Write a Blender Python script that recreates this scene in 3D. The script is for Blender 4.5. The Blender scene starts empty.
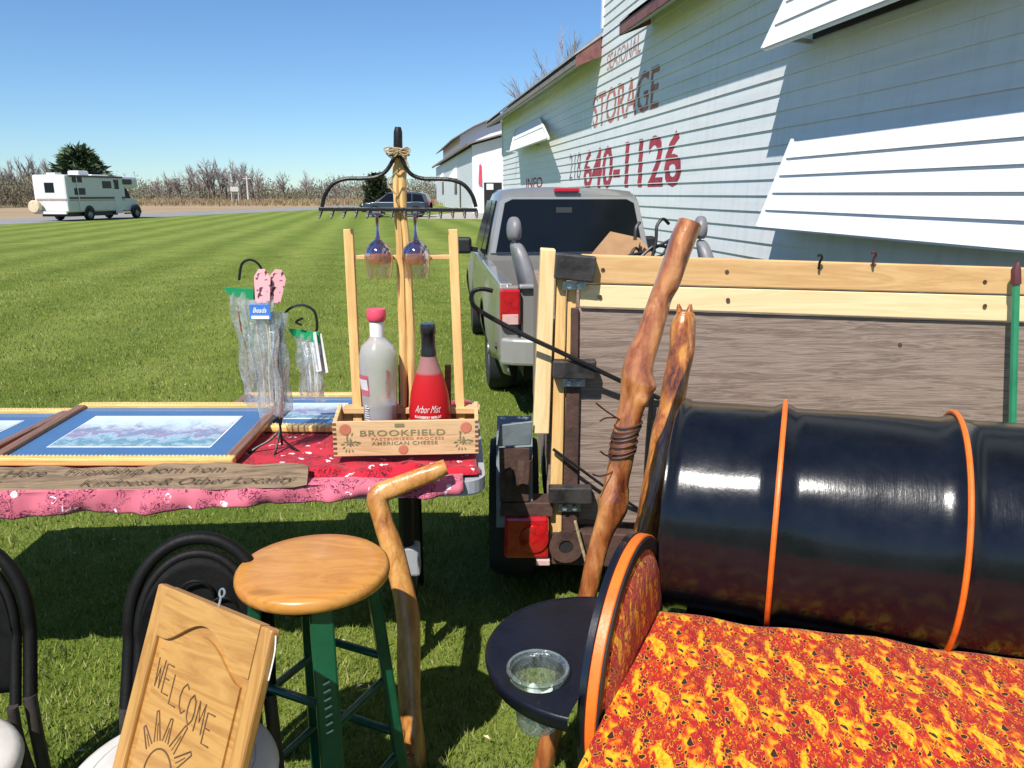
import bpy, math, random
import numpy as np
from mathutils import Vector, Matrix
random.seed(7)
sc = bpy.context.scene
COL = sc.collection
R = math.radians
F = 780.0; H = 1.6; PT = math.atan(190/780); CP, SP = math.cos(PT), math.sin(PT)

def P(px, py, Y=None, Z=None, X=None):
    """world point seen at a pixel of the photograph at a known real distance or height"""
    a = (px-512)/F; b = (py-384)/F
    d = Vector((a, CP-b*SP, -SP-b*CP))
    if Y is not None: t = Y/d.y
    elif Z is not None: t = (Z-H)/d.z
    else: t = X/d.x
    return Vector((0, 0, H)) + d*t

# ------------------------------------------------------------------ materials
def newmat(name):
    m = bpy.data.materials.new(name); m.use_nodes = True
    nt = m.node_tree; b = nt.nodes['Principled BSDF']
    return m, nt, b
def N(nt, typ, **kw):
    n = nt.nodes.new(typ)
    for k, v in kw.items():
        if k in n.inputs: n.inputs[k].default_value = v
        else: setattr(n, k, v)
    return n
def coords(nt, scale=(1, 1, 1), rot=(0, 0, 0)):
    tc = N(nt, 'ShaderNodeTexCoord'); mp = N(nt, 'ShaderNodeMapping')
    mp.inputs['Scale'].default_value = scale; mp.inputs['Rotation'].default_value = rot
    nt.links.new(tc.outputs['Object'], mp.inputs['Vector'])
    return mp.outputs['Vector']
def ramp(nt, fac, stops, interp='LINEAR'):
    r = N(nt, 'ShaderNodeValToRGB'); cr = r.color_ramp; cr.interpolation = interp
    while len(cr.elements) < len(stops): cr.elements.new(.5)
    for e, (p, c) in zip(cr.elements, stops):
        e.position = p; e.color = (c[0], c[1], c[2], 1)
    nt.links.new(fac, r.inputs['Fac'])
    return r.outputs['Color']
def noise(nt, vec, scale, detail=4, rough=.55, dist=0):
    n = N(nt, 'ShaderNodeTexNoise'); n.inputs['Scale'].default_value = scale
    n.inputs['Detail'].default_value = detail; n.inputs['Roughness'].default_value = rough; n.inputs['Distortion'].default_value = dist
    nt.links.new(vec, n.inputs['Vector']); return n.outputs['Fac']
def mixc(nt, fac, a, b, mode='MIX'):
    m = N(nt, 'ShaderNodeMix', data_type='RGBA', blend_type=mode)
    for i, v in ((0, fac), (6, a), (7, b)):
        if hasattr(v, 'links'): nt.links.new(v, m.inputs[i])
        elif i: m.inputs[i].default_value = (v[0], v[1], v[2], 1)
        else: m.inputs[i].default_value = v
    return m.outputs[2]
def math_(nt, op, a, b=0.0, c=None):
    m = N(nt, 'ShaderNodeMath', operation=op)
    for i, v in enumerate((a, b) if c is None else (a, b, c)):
        if hasattr(v, 'links'): nt.links.new(v, m.inputs[i])
        else: m.inputs[i].default_value = v
    return m.outputs[0]
def bump(nt, b, h, strength=.3, dist=.01):
    n = N(nt, 'ShaderNodeBump', Strength=strength, Distance=dist)
    nt.links.new(h, n.inputs['Height']); nt.links.new(n.outputs[0], b.inputs['Normal'])

def mat(name, c, rough=.5, metal=0, var=.18, vs=6, bs=40, bst=.15, coat=0, c2=None, stretch=(1, 1, 1), spec=None, bd=.004):
    m, nt, b = newmat(name); v = coords(nt, stretch)
    f = noise(nt, v, vs, 5, .6)
    d = c2 if c2 else tuple(x*(1-var*1.6) for x in c)
    u = tuple(min(1, x*(1+var*.7)) for x in c)
    col = ramp(nt, f, [(.3, d), (.5, c), (.72, u)])
    nt.links.new(col, b.inputs['Base Color'])
    f2 = noise(nt, v, bs, 3)
    r = math_(nt, 'MULTIPLY_ADD', f2, .25*rough+.03, rough*.86)
    nt.links.new(r, b.inputs['Roughness'])
    b.inputs['Metallic'].default_value = metal; b.inputs['Coat Weight'].default_value = coat
    if spec is not None: b.inputs['Specular IOR Level'].default_value = spec
    if bst: bump(nt, b, f2, bst, bd)
    return m
def wood(name, c1, c2, axis=0, scale=9, st=14, rough=.6, coat=0, knots=0, fine=1.0, bst=.25, dist=1.2):
    """grain stretched along the local axis"""
    m, nt, b = newmat(name)
    s = [st, st, st]; s[axis] = 1.0
    v = coords(nt, tuple(s)); f = noise(nt, v, scale/st*2.2, 6, .6, dist)
    mid = tuple((a+d)/2 for a, d in zip(c1, c2))
    w = math_(nt, 'FRACT', math_(nt, 'MULTIPLY', f, 5.0))
    w = math_(nt, 'PINGPONG', w, .5); w = math_(nt, 'MULTIPLY', w, 2.0)
    f3 = noise(nt, v, scale*fine, 4, .7)
    tot = math_(nt, 'MULTIPLY_ADD', w, .45, math_(nt, 'MULTIPLY', f3, .55))
    col = ramp(nt, tot, [(.15, c1), (.45, mid), (.8, c2)])
    if knots:
        v0 = coords(nt); vo = N(nt, 'ShaderNodeTexVoronoi', Scale=knots); s2 = [1.6]*3; s2[axis] = .55
        mp = N(nt, 'ShaderNodeMapping'); mp.inputs['Scale'].default_value = s2; nt.links.new(v0, mp.inputs['Vector'])
        nt.links.new(mp.outputs[0], vo.inputs['Vector'])
        k = ramp(nt, vo.outputs['Distance'], [(.05, (1, 1, 1)), (.12, (0, 0, 0))])
        col = mixc(nt, math_(nt, 'MULTIPLY', k, .75), col, tuple(x*.25 for x in c1))
    nt.links.new(col, b.inputs['Base Color'])
    b.inputs['Roughness'].default_value = rough; b.inputs['Coat Weight'].default_value = coat; b.inputs['Coat Roughness'].default_value = .12
    bump(nt, b, f3, bst, .003)
    return m
def clear(name, tint=(.95, .97, 1), gloss=.12, rough=.1, dens=.12, milky=(.8, .85, .9), wrinkle=30):
    """thin plastic film or glass: mostly see-through, a bit milky, shiny"""
    m, nt, b = newmat(name); v = coords(nt)
    nt.nodes.remove(b); out = nt.nodes['Material Output']
    tr = N(nt, 'ShaderNodeBsdfTransparent'); tr.inputs[0].default_value = (*tint, 1)
    gl = N(nt, 'ShaderNodeBsdfGlossy', Roughness=rough); df = N(nt, 'ShaderNodeBsdfTranslucent'); d2 = N(nt, 'ShaderNodeBsdfDiffuse')
    df.inputs[0].default_value = (*milky, 1); d2.inputs[0].default_value = (*milky, 1)
    f = noise(nt, v, wrinkle, 4, .6, 1.5)
    bp = N(nt, 'ShaderNodeBump', Strength=.5, Distance=.01); nt.links.new(f, bp.inputs['Height'])
    nt.links.new(bp.outputs[0], gl.inputs['Normal'])
    m0 = N(nt, 'ShaderNodeMixShader'); m0.inputs[0].default_value = .5
    nt.links.new(df.outputs[0], m0.inputs[1]); nt.links.new(d2.outputs[0], m0.inputs[2])
    m1 = N(nt, 'ShaderNodeMixShader'); fd = math_(nt, 'MULTIPLY', ramp(nt, f, [(.35, (.3,)*3), (.7, (1.8,)*3)]), dens)
    nt.links.new(fd, m1.inputs[0])
    nt.links.new(tr.outputs[0], m1.inputs[1]); nt.links.new(m0.outputs[0], m1.inputs[2])
    m2 = N(nt, 'ShaderNodeMixShader'); lw = N(nt, 'ShaderNodeLayerWeight', Blend=.35)
    nt.links.new(bp.outputs[0], lw.inputs['Normal'])
    fg = math_(nt, 'MULTIPLY_ADD', lw.outputs['Fresnel'], .5, gloss); nt.links.new(fg, m2.inputs[0])
    nt.links.new(m1.outputs[0], m2.inputs[1]); nt.links.new(gl.outputs[0], m2.inputs[2])
    nt.links.new(m2.outputs[0], out.inputs['Surface'])
    return m

M = {}
def flame(name, tile=.15, axes=(0, 1)):
    """printed fabric: one flame motif that repeats, as a real print does (4-D noise on a torus)"""
    m, nt, b = newmat(name); v = coords(nt); sp = N(nt, 'ShaderNodeSeparateXYZ'); nt.links.new(v, sp.inputs[0])
    wv = noise(nt, v, 7, 2); X = math_(nt, 'MULTIPLY_ADD', wv, .02, sp.outputs[axes[0]]); Y = sp.outputs[axes[1]]
    X = math_(nt, 'MULTIPLY_ADD', Y, .12, X)
    a = math_(nt, 'MULTIPLY', X, 2*math.pi/tile); c = math_(nt, 'MULTIPLY', Y, 2*math.pi/(tile*1.25))
    def n4(sc_, off, det=1.0, dist=0.0, ra=1.0, rc=1.0):
        cb = N(nt, 'ShaderNodeCombineXYZ')
        for k, (fn, q, rr_) in enumerate((('COSINE', a, ra), ('SINE', a, ra), ('COSINE', c, rc))):
            nt.links.new(math_(nt, 'MULTIPLY_ADD', math_(nt, fn, q), rr_, off), cb.inputs[k])
        n = N(nt, 'ShaderNodeTexNoise', noise_dimensions='4D'); n.inputs['Scale'].default_value = sc_; n.inputs['Detail'].default_value = det; n.inputs['Distortion'].default_value = dist
        nt.links.new(cb.outputs[0], n.inputs['Vector']); nt.links.new(math_(nt, 'MULTIPLY', math_(nt, 'SINE', c), rc), n.inputs['W']); return n.outputs['Fac']
    big = n4(1.0, 0, 2.0, .5, 1.0, .62)
    col = ramp(nt, big, [(.0, (.13, .005, .006)), (.33, (.24, .008, .010)), (.42, (.33, .011, .012)), (.515, (.40, .014, .010)), (.54, (.52, .07, .006)), (.57, (.68, .20, .006)), (.615, (.76, .38, .008)), (.68, (.80, .46, .015)), (.73, (.66, .20, .01))])
    lick = n4(2.1, 5.2, 1.5, 1.2, 1.0, .5)
    lk = ramp(nt, lick, [(.555, (0,)*3), (.57, (1,)*3), (.59, (1,)*3), (.605, (0,)*3)])
    col = mixc(nt, math_(nt, 'MULTIPLY', lk, .9), col, (.55, .13, .008))
    lk2 = ramp(nt, lick, [(.35, (0,)*3), (.37, (1,)*3), (.385, (1,)*3), (.40, (0,)*3)])
    col = mixc(nt, math_(nt, 'MULTIPLY', lk2, .9), col, (.66, .34, .015))
    d = n4(2.6, 11.7, .5, .3, 1.0, .8)
    col = mixc(nt, ramp(nt, d, [(.61, (0,)*3), (.63, (1,)*3)]), col, (.78, .32, .010))
    col = mixc(nt, ramp(nt, d, [(.645, (0,)*3), (.668, (1,)*3)]), col, (.035, .012, .010))
    shd = ramp(nt, lick, [(.28, (.45, .4, .4)), (.35, (1, 1, 1))]); col = mixc(nt, .8, col, shd, 'MULTIPLY')
    nt.links.new(col, b.inputs['Base Color']); b.inputs['Roughness'].default_value = .75
    b.inputs['Specular IOR Level'].default_value = .2; b.inputs['Sheen Weight'].default_value = .1
    hh = math_(nt, 'MULTIPLY_ADD', noise(nt, v, 700, 1), .06, noise(nt, v, 13, 3, .5, .8)); bump(nt, b, hh, .5, .02)
    return m
def cloth(name, base, light, dark, s=9):
    m, nt, b = newmat(name); v = coords(nt)
    nd = N(nt, 'ShaderNodeTexNoise', Scale=22.0, Detail=2.0); nt.links.new(v, nd.inputs['Vector'])
    off = N(nt, 'ShaderNodeVectorMath', operation='MULTIPLY_ADD'); nt.links.new(nd.outputs['Color'], off.inputs[0])
    off.inputs[1].default_value = (.05,)*3; nt.links.new(v, off.inputs[2]); vv = off.outputs[0]
    vo = N(nt, 'ShaderNodeTexVoronoi', Scale=float(s)*1.55); nt.links.new(vv, vo.inputs['Vector'])
    fl = ramp(nt, vo.outputs['Distance'], [(.19, (1,)*3), (.23, (0,)*3)])
    gap = ramp(nt, noise(nt, vv, 60, 1), [(.47, (0,)*3), (.51, (1,)*3)])
    mp = N(nt, 'ShaderNodeMapping'); mp.inputs['Location'].default_value = (3.3, 1.7, 5); nt.links.new(vv, mp.inputs['Vector'])
    vo2 = N(nt, 'ShaderNodeTexVoronoi', Scale=float(s)*1.25); nt.links.new(mp.outputs[0], vo2.inputs['Vector'])
    lf = ramp(nt, vo2.outputs['Distance'], [(.55, (1,)*3), (.60, (0,)*3)])
    st = ramp(nt, noise(nt, vv, 45, 1.5, .5, 2.5), [(.46, (0,)*3), (.485, (1,)*3), (.535, (1,)*3), (.56, (0,)*3)])
    col = ramp(nt, noise(nt, v, 5, 3), [(.3, tuple(x*.8 for x in base)), (.6, base)])
    col = mixc(nt, math_(nt, 'MULTIPLY', lf, st), col, dark)
    col = mixc(nt, math_(nt, 'MULTIPLY', fl, gap), col, light)
    nt.links.new(col, b.inputs['Base Color']); b.inputs['Roughness'].default_value = .8
    b.inputs['Specular IOR Level'].default_value = .2; b.inputs['Sheen Weight'].default_value = .15
    bump(nt, b, noise(nt, v, 400, 2), .15, .001)
    return m

M['flame'] = flame('flame_print_fabric', .155)
M['flame_small'] = flame('flame_print_fabric_arm', .13, (1, 2))
M['red_cloth'] = cloth('red_floral_cloth', (.50, .012, .03), (.8, .72, .72), (.05, .002, .008), 11)
M['pink_cloth'] = cloth('pink_floral_cloth_back', (.62, .15, .21), (.85, .74, .77), (.10, .008, .04), 12)
M['black_gloss'] = mat('gloss_black_enamel', (.006, .008, .013), .2, 0, .3, 5, 60, .05, coat=.3)
M['black_soft'] = mat('black_rubber', (.016, .017, .02), .55, 0, .3, 9, 90, .2)
M['navy_gloss'] = mat('navy_black_paint', (.006, .007, .014), .34, 0, .3, 9, 70, .12, spec=.3)
M['iron'] = mat('black_wrought_iron', (.012, .012, .013), .4, .3, .3, 20, 150, .3)
M['orange'] = mat('orange_paint', (.80, .155, .018), .38, 0, .12, 20, 80, .15)
M['chair_black'] = mat('black_painted_chair', (.004, .0035, .0035), .6, 0, .3, 20, 100, .2, spec=.2)
M['chair_panel'] = mat('black_leather_back', (.004, .004, .004), .7, 0, .4, 30, 60, .4, spec=.15)
M['chair_leg'] = mat('sunlit_brown_black_bentwood', (.045, .036, .034), .5, 0, .35, 20, 100, .2)  # sunlight on the black legs put into the colour as brown
M['seat_white'] = mat('cream_vinyl_seat', (.62, .585, .53), .5, 0, .1, 8, 60, .15)
M['green_paint'] = mat('dark_green_paint', (.006, .075, .035), .32, 0, .25, 12, 90, .15, coat=.2)
M['pale_mark'] = mat('pale_rubbed_paint', (.55, .62, .55), .6)
M['stool_wood'] = wood('honey_stool_wood', (.42, .165, .028), (.56, .26, .055), 0, 7, 4, .34, .35, knots=3.0, bst=.08)
M['sign_wood'] = wood('oiled_pine_door', (.31, .14, .034), (.48, .26, .075), 2, 8, 9, .42, .15, bst=.1)
M['sign_wood_h'] = wood('oiled_pine_door_rail', (.31, .14, .034), (.48, .26, .075), 0, 8, 9, .42, .15, bst=.1)
M['ink'] = mat('faded_brown_ink', (.055, .035, .022), .9)
M['carve'] = mat('burnt_carving', (.11, .055, .022), .8)
M['stick_light'] = wood('honey_walking_stick', (.36, .14, .035), (.70, .36, .11), 2, 10, 6, .38, .35, knots=6.0, bst=.3)
M['stick_red'] = wood('red_brown_varnished_stick', (.14, .034, .011), (.50, .19, .06), 2, 9, 5, .2, .8, knots=5.0, bst=.5, dist=2.5)
M['stick_dark'] = wood('dark_amber_varnished_stick', (.085, .018, .005), (.48, .16, .03), 2, 12, 4, .22, .7, knots=6.0, bst=.5, dist=3)
def polished(name, dark, mid, light, sc_=3.0):
    m, nt, b = newmat(name); v = coords(nt, (7, 7, 1.3)); f = noise(nt, v, sc_, 5, .6, .7); v2 = coords(nt, (1.6, 1.6, 1)); g = noise(nt, v2, 9, 4, .6, .5)
    t = math_(nt, 'MULTIPLY_ADD', f, .6, math_(nt, 'MULTIPLY', g, .4))
    col = ramp(nt, t, [(.36, dark), (.48, mid), (.62, light)])
    h = noise(nt, coords(nt, (9, 9, 1)), 9, 4, .6)
    nt.links.new(col, b.inputs['Base Color']); b.inputs['Roughness'].default_value = .3; b.inputs['Coat Weight'].default_value = .8; b.inputs['Coat Roughness'].default_value = .10
    hh = math_(nt, 'MULTIPLY_ADD', h, .35, noise(nt, v2, 22, 3)); bump(nt, b, hh, .55, .009)
    return m
M['stick_light'] = polished('honey_stick_varnish', (.26, .085, .018), (.48, .21, .055), (.62, .33, .10)); M['stick_light'].node_tree.nodes['Principled BSDF'].inputs['Coat Weight'].default_value = .3
M['stick_red'] = polished('red_brown_stick_varnish', (.09, .020, .008), (.30, .092, .026), (.50, .22, .075))
M['stick_dark'] = polished('amber_stick_varnish', (.060, .012, .004), (.30, .085, .015), (.60, .26, .05), 4.5)
M['pine'] = wood('new_pine_board', (.52, .29, .11), (.68, .43, .20), 0, 6, 12, .65, 0, knots=2.2, bst=.1)
M['pine_pale'] = wood('pale_pine_board', (.74, .53, .27), (.84, .66, .39), 0, 5, 12, .65, 0, knots=2.0, bst=.1)
M['pine_v'] = wood('new_pine_upright', (.70, .47, .20), (.84, .64, .36), 2, 6, 12, .65, 0, knots=2.4, bst=.1)
M['pine_v2'] = wood('yellow_pine_upright', (.60, .34, .11), (.78, .52, .22), 2, 6, 12, .65, 0, knots=2.4, bst=.1)
M['gray_ply'] = wood('weathered_gray_plywood', (.13, .088, .068), (.33, .25, .205), 0, 15, 16, .8, 0, knots=2.0, bst=.6, dist=1.0)
M['crate'] = wood('old_cheese_crate_wood', (.44, .27, .12), (.66, .46, .25), 0, 9, 12, .75, 0, bst=.25)
M['driftwood'] = wood('weathered_brown_plank', (.085, .055, .035), (.26, .18, .11), 0, 14, 12, .85, 0, bst=.7)
M['dark_wood'] = wood('dark_stained_wood', (.09, .035, .015), (.22, .09, .04), 0, 9, 12, .6)
M['gold_wood'] = wood('gold_leaf_moulding', (.55, .33, .08), (.80, .58, .22), 0, 12, 12, .35, .3, bst=.2)
M['frame_side'] = wood('walnut_frame_side', (.13, .06, .03), (.28, .14, .07), 1, 12, 12, .4, .3, bst=.2)
M['gray_plastic'] = mat('gray_table_plastic', (.36, .37, .40), .55, 0, .1, 6, 200, .3)
M['white_plastic'] = mat('white_plastic_edge', (.72, .72, .70), .5)
M['leg_metal'] = mat('black_table_leg', (.012, .012, .014), .4, .2)
M['grass_dummy'] = None
M['truck'] = mat('pewter_silver_car_paint', (.235, .228, .212), .35, .15, .06, 3, 300, .02, coat=.8)
M['truck_light'] = mat('silver_trim_paint', (.38, .375, .36), .3, .4, .05, 3, 300, .02, coat=.6)
M['tire'] = mat('tyre_rubber', (.016, .016, .017), .8, 0, .3, 8, 60, .5)
M['wheel_metal'] = mat('steel_wheel', (.30, .30, .31), .4, .7)
M['car_glass'] = mat('dark_car_glass', (.006, .008, .010), .08, 0, .2, 2, 10, 0, spec=.25)
M['black_trim'] = mat('black_car_trim', (.014, .014, .016), .5)
M['red_lens'] = mat('red_light_lens', (.42, .008, .012), .18, 0, .25, 30, 120, .25, coat=.6)
M['pale_lens'] = mat('clear_reverse_lens', (.62, .40, .38), .2, 0, .1, 30, 120, .2, coat=.6)
M['seat_gray'] = mat('gray_vinyl_car_seat', (.20, .195, .21), .45, 0, .12, 9, 80, .2)
M['cardboard'] = mat('brown_cardboard', (.46, .26, .13), .8, 0, .1, 8, 50, .1)
M['rust'] = mat('rusty_brown_steel', (.085, .045, .035), .7, .2, .5, 12, 70, .6, c2=(.03, .018, .015))
M['galv'] = mat('galvanised_steel', (.42, .46, .50), .45, .7, .2, 16, 70, .2)
M['fender'] = mat('grayblue_scuffed_fender', (.17, .20, .215), .5, .3, .25, 9, 60, .3)
M['latch'] = mat('worn_black_rubber_block', (.038, .034, .034), .5, 0, .45, 12, 60, .5)
M['green_rod'] = mat('green_plastic_rod', (.03, .24, .12), .4)
M['maroon_wrap'] = mat('maroon_cord_wrap', (.10, .025, .03), .6)
M['wire'] = mat('brown_rusty_wire', (.09, .04, .025), .6, .3)
M['twine'] = mat('jute_twine', (.40, .30, .17), .9, 0, .3, 60, 200, .5)
M['white_wall'] = mat('white_painted_metal_siding', (.69, .71, .72), .5, 0, .05, 1.6, 25, .1, stretch=(.35, 1, 3))
_nt = M['white_wall'].node_tree; _b = _nt.nodes['Principled BSDF']; _c = _b.inputs['Base Color'].links[0].from_socket
_d = ramp(_nt, noise(_nt, coords(_nt, (5, 1, .35)), 1.6, 6, .7), [(.50, (1, 1, 1)), (.66, (.89, .885, .86))]); _e = ramp(_nt, noise(_nt, coords(_nt, (.4, 1, 6)), 1.1, 3), [(.35, (.93, .94, .96)), (.6, (1, 1, 1))])
_nt.links.new(mixc(_nt, 1.0, mixc(_nt, .8, _c, _d, 'MULTIPLY'), _e, 'MULTIPLY'), _b.inputs['Base Color'])
M['awning_white'] = mat('bright_white_siding', (.76, .77, .78), .45, 0, .03, 2, 25, .05, stretch=(.4, 1, 3))
M['soffit'] = mat('gray_soffit', (.48, .49, .50), .7)  # plain mid gray for soffits and awning braces
M['maroon'] = mat('faded_maroon_fascia', (.19, .075, .068), .6, 0, .3, 4, 30, .2)
M['roof_gray'] = mat('gray_roof', (.33, .33, .33), .7)
M['roof_brown'] = mat('brown_roof_edge', (.22, .18, .165), .7)
M['paint_red'] = mat('faded_red_lettering', (.33, .035, .055), .7, 0, .3, 3, 20, .1)
M['paint_rust'] = mat('faded_rust_lettering', (.38, .13, .09), .7, 0, .4, 4, 20, .1, c2=(.50, .33, .28))
M['paint_old'] = mat('weathered_maroon_lettering', (.36, .19, .18), .7, 0, .4, 5, 20, .1, c2=(.56, .45, .44))
M['paint_dark'] = mat('faded_dark_lettering', (.16, .12, .14), .7)
M['dark_open'] = mat('dark_interior', (.012, .012, .013), .8)
M['rv_white'] = mat('white_fibreglass_panel', (.66, .66, .65), .35, 0, .05, 1, 30, .03)
M['rv_stripe'] = mat('dark_stripe_vinyl', (.10, .08, .09), .5)
M['rv_stripe2'] = mat('tan_stripe_vinyl', (.36, .28, .22), .5)
M['tan_cover'] = mat('tan_tyre_cover', (.62, .50, .33), .6)
M['suv'] = mat('slate_blue_car_paint', (.025, .032, .045), .3, .3, .06, 3, 300, .02, coat=.8)
M['suv_low'] = mat('silver_lower_paint', (.18, .19, .21), .4, .3)
M['bark'] = mat('gray_brown_bark', (.16, .125, .105), .9, 0, .3, 3, 30, .4)
M['twig'] = mat('pinkish_gray_twigs', (.27, .225, .21), .9, 0, .2, .3, 30, 0)
M['road'] = mat('pale_asphalt', (.24, .235, .235), .9, 0, .12, .6, 60, .3)
M['gravel'] = mat('pale_gravel', (.40, .36, .30), .95, 0, .25, 2, 60, .6)
M['pole'] = mat('pale_gray_pole', (.50, .49, .47), .7)
M['blue_mat'] = mat('blue_mat_board', (.055, .14, .30), .6, 0, .06, 6, 200, .05, coat=.3)
M['tag_blue'] = mat('blue_card_label', (.05, .19, .62), .5)
M['zip_green'] = mat('green_zip_seal', (.01, .28, .10), .4)
M['white_paint'] = mat('white_lettering', (.82, .82, .82), .6)
M['stamp_green'] = mat('faded_green_stamp', (.20, .19, .09), .8)
M['stamp_red'] = mat('faded_red_stamp', (.52, .17, .10), .8)
M['cap_pink'] = mat('pink_red_bottle_cap', (.72, .07, .13), .4)
M['foil'] = mat('black_bottle_foil', (.010, .010, .016), .3, 0, .2, 20, 80, .1, coat=.3)
M['label_pink'] = mat('pink_bottle_label', (.55, .13, .18), .5)
M['white_film'] = mat('white_neck_label', (.75, .74, .76), .4)
M['card_white'] = mat('white_card', (.78, .76, .74), .6)
M['beads_red'] = mat('red_brown_beads', (.26, .08, .06), .35, 0, .4, 90, 120, .1)
M['beads_pale'] = mat('pale_beads', (.62, .56, .42), .35, 0, .3, 90, 120, .1)
M['beads_blue'] = mat('blue_gray_beads', (.30, .38, .48), .35, 0, .3, 90, 120, .1)
M['bag'] = clear('clear_plastic_bag', (.97, .98, .99), .07, .20, .27, (.92, .94, .95), 26)
M['cup'] = clear('translucent_cup_plastic', (.90, .95, .94), .06, .15, .20, (.66, .78, .76), 40)
M['glass_clear'] = clear('wine_glass_clear', (.90, .82, .80), .07, .04, .05, (.75, .55, .5), 6)
M['glass_purple'] = clear('wine_glass_purple', (.30, .22, .42), .16, .05, .55, (.10, .06, .18), 6)
M['glass_reflection'] = clear('wine_glass_amber_reflection', (.80, .42, .32), .08, .05, .40, (.62, .26, .16), 8)  # amber reflection put into the glass as a tint
m, nt, b = newmat('frosted_glass'); M['frost'] = m
b.inputs['Base Color'].default_value = (.80, .77, .80, 1); b.inputs['Roughness'].default_value = .26; b.inputs['Transmission Weight'].default_value = .66
b.inputs['IOR'].default_value = 1.2
nt.links.new(ramp(nt, noise(nt, coords(nt), 9, 3), [(.3, (.80, .77, .80)), (.7, (.92, .91, .93))]), b.inputs['Base Color'])
m, nt, b = newmat('rose_wine_glass'); M['rose'] = m
b.inputs['Roughness'].default_value = .28; b.inputs['Transmission Weight'].default_value = .3; b.inputs['IOR'].default_value = 1.2
v = coords(nt); sx = N(nt, 'ShaderNodeSeparateXYZ'); nt.links.new(v, sx.inputs[0])
nt.links.new(ramp(nt, math_(nt, 'MULTIPLY', sx.outputs[2], 3.2), [(.0, (.55, .008, .012)), (.30, (.62, .014, .02)), (.66, (.60, .022, .028)), (.765, (.56, .03, .035)), (.79, (.42, .20, .20))]), b.inputs['Base Color'])
# pink animal-print tag
m, nt, b = newmat('pink_printed_card'); M['tag_pink'] = m; v = coords(nt)
nt.links.new(mixc(nt, ramp(nt, noise(nt, v, 55, 1), [(.58, (0,)*3), (.62, (1,)*3)]), (.80, .42, .46), (.12, .03, .06)), b.inputs['Base Color'])
# landscape print behind glass (a real flat picture); V runs 0..1 up the print
def print_mat(name, seed, y0, y1):
    m, nt, b = newmat(name); v = coords(nt); sx = N(nt, 'ShaderNodeSeparateXYZ'); nt.links.new(v, sx.inputs[0])
    t = math_(nt, 'DIVIDE', math_(nt, 'SUBTRACT', sx.outputs[1], y0), y1-y0)
    mp = N(nt, 'ShaderNodeMapping'); mp.inputs['Location'].default_value = (seed, seed*2, 0); nt.links.new(v, mp.inputs['Vector'])
    nn = noise(nt, mp.outputs[0], 16, 8, .75, .8)
    t2 = math_(nt, 'MULTIPLY_ADD', math_(nt, 'SUBTRACT', nn, .5), 1.1, t)
    c = ramp(nt, t2, [(.0, (.30, .44, .50)), (.15, (.10, .22, .30)), (.28, (.34, .48, .56)), (.38, (.28, .20, .32)), (.46, (.16, .26, .36)), (.55, (.38, .36, .46)), (.68, (.44, .56, .66)), (.9, (.60, .68, .76))])
    nt.links.new(c, b.inputs['Base Color']); b.inputs['Roughness'].default_value = .5; b.inputs['Coat Weight'].default_value = .3; b.inputs['Coat Roughness'].default_value = .05
    return m

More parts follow.
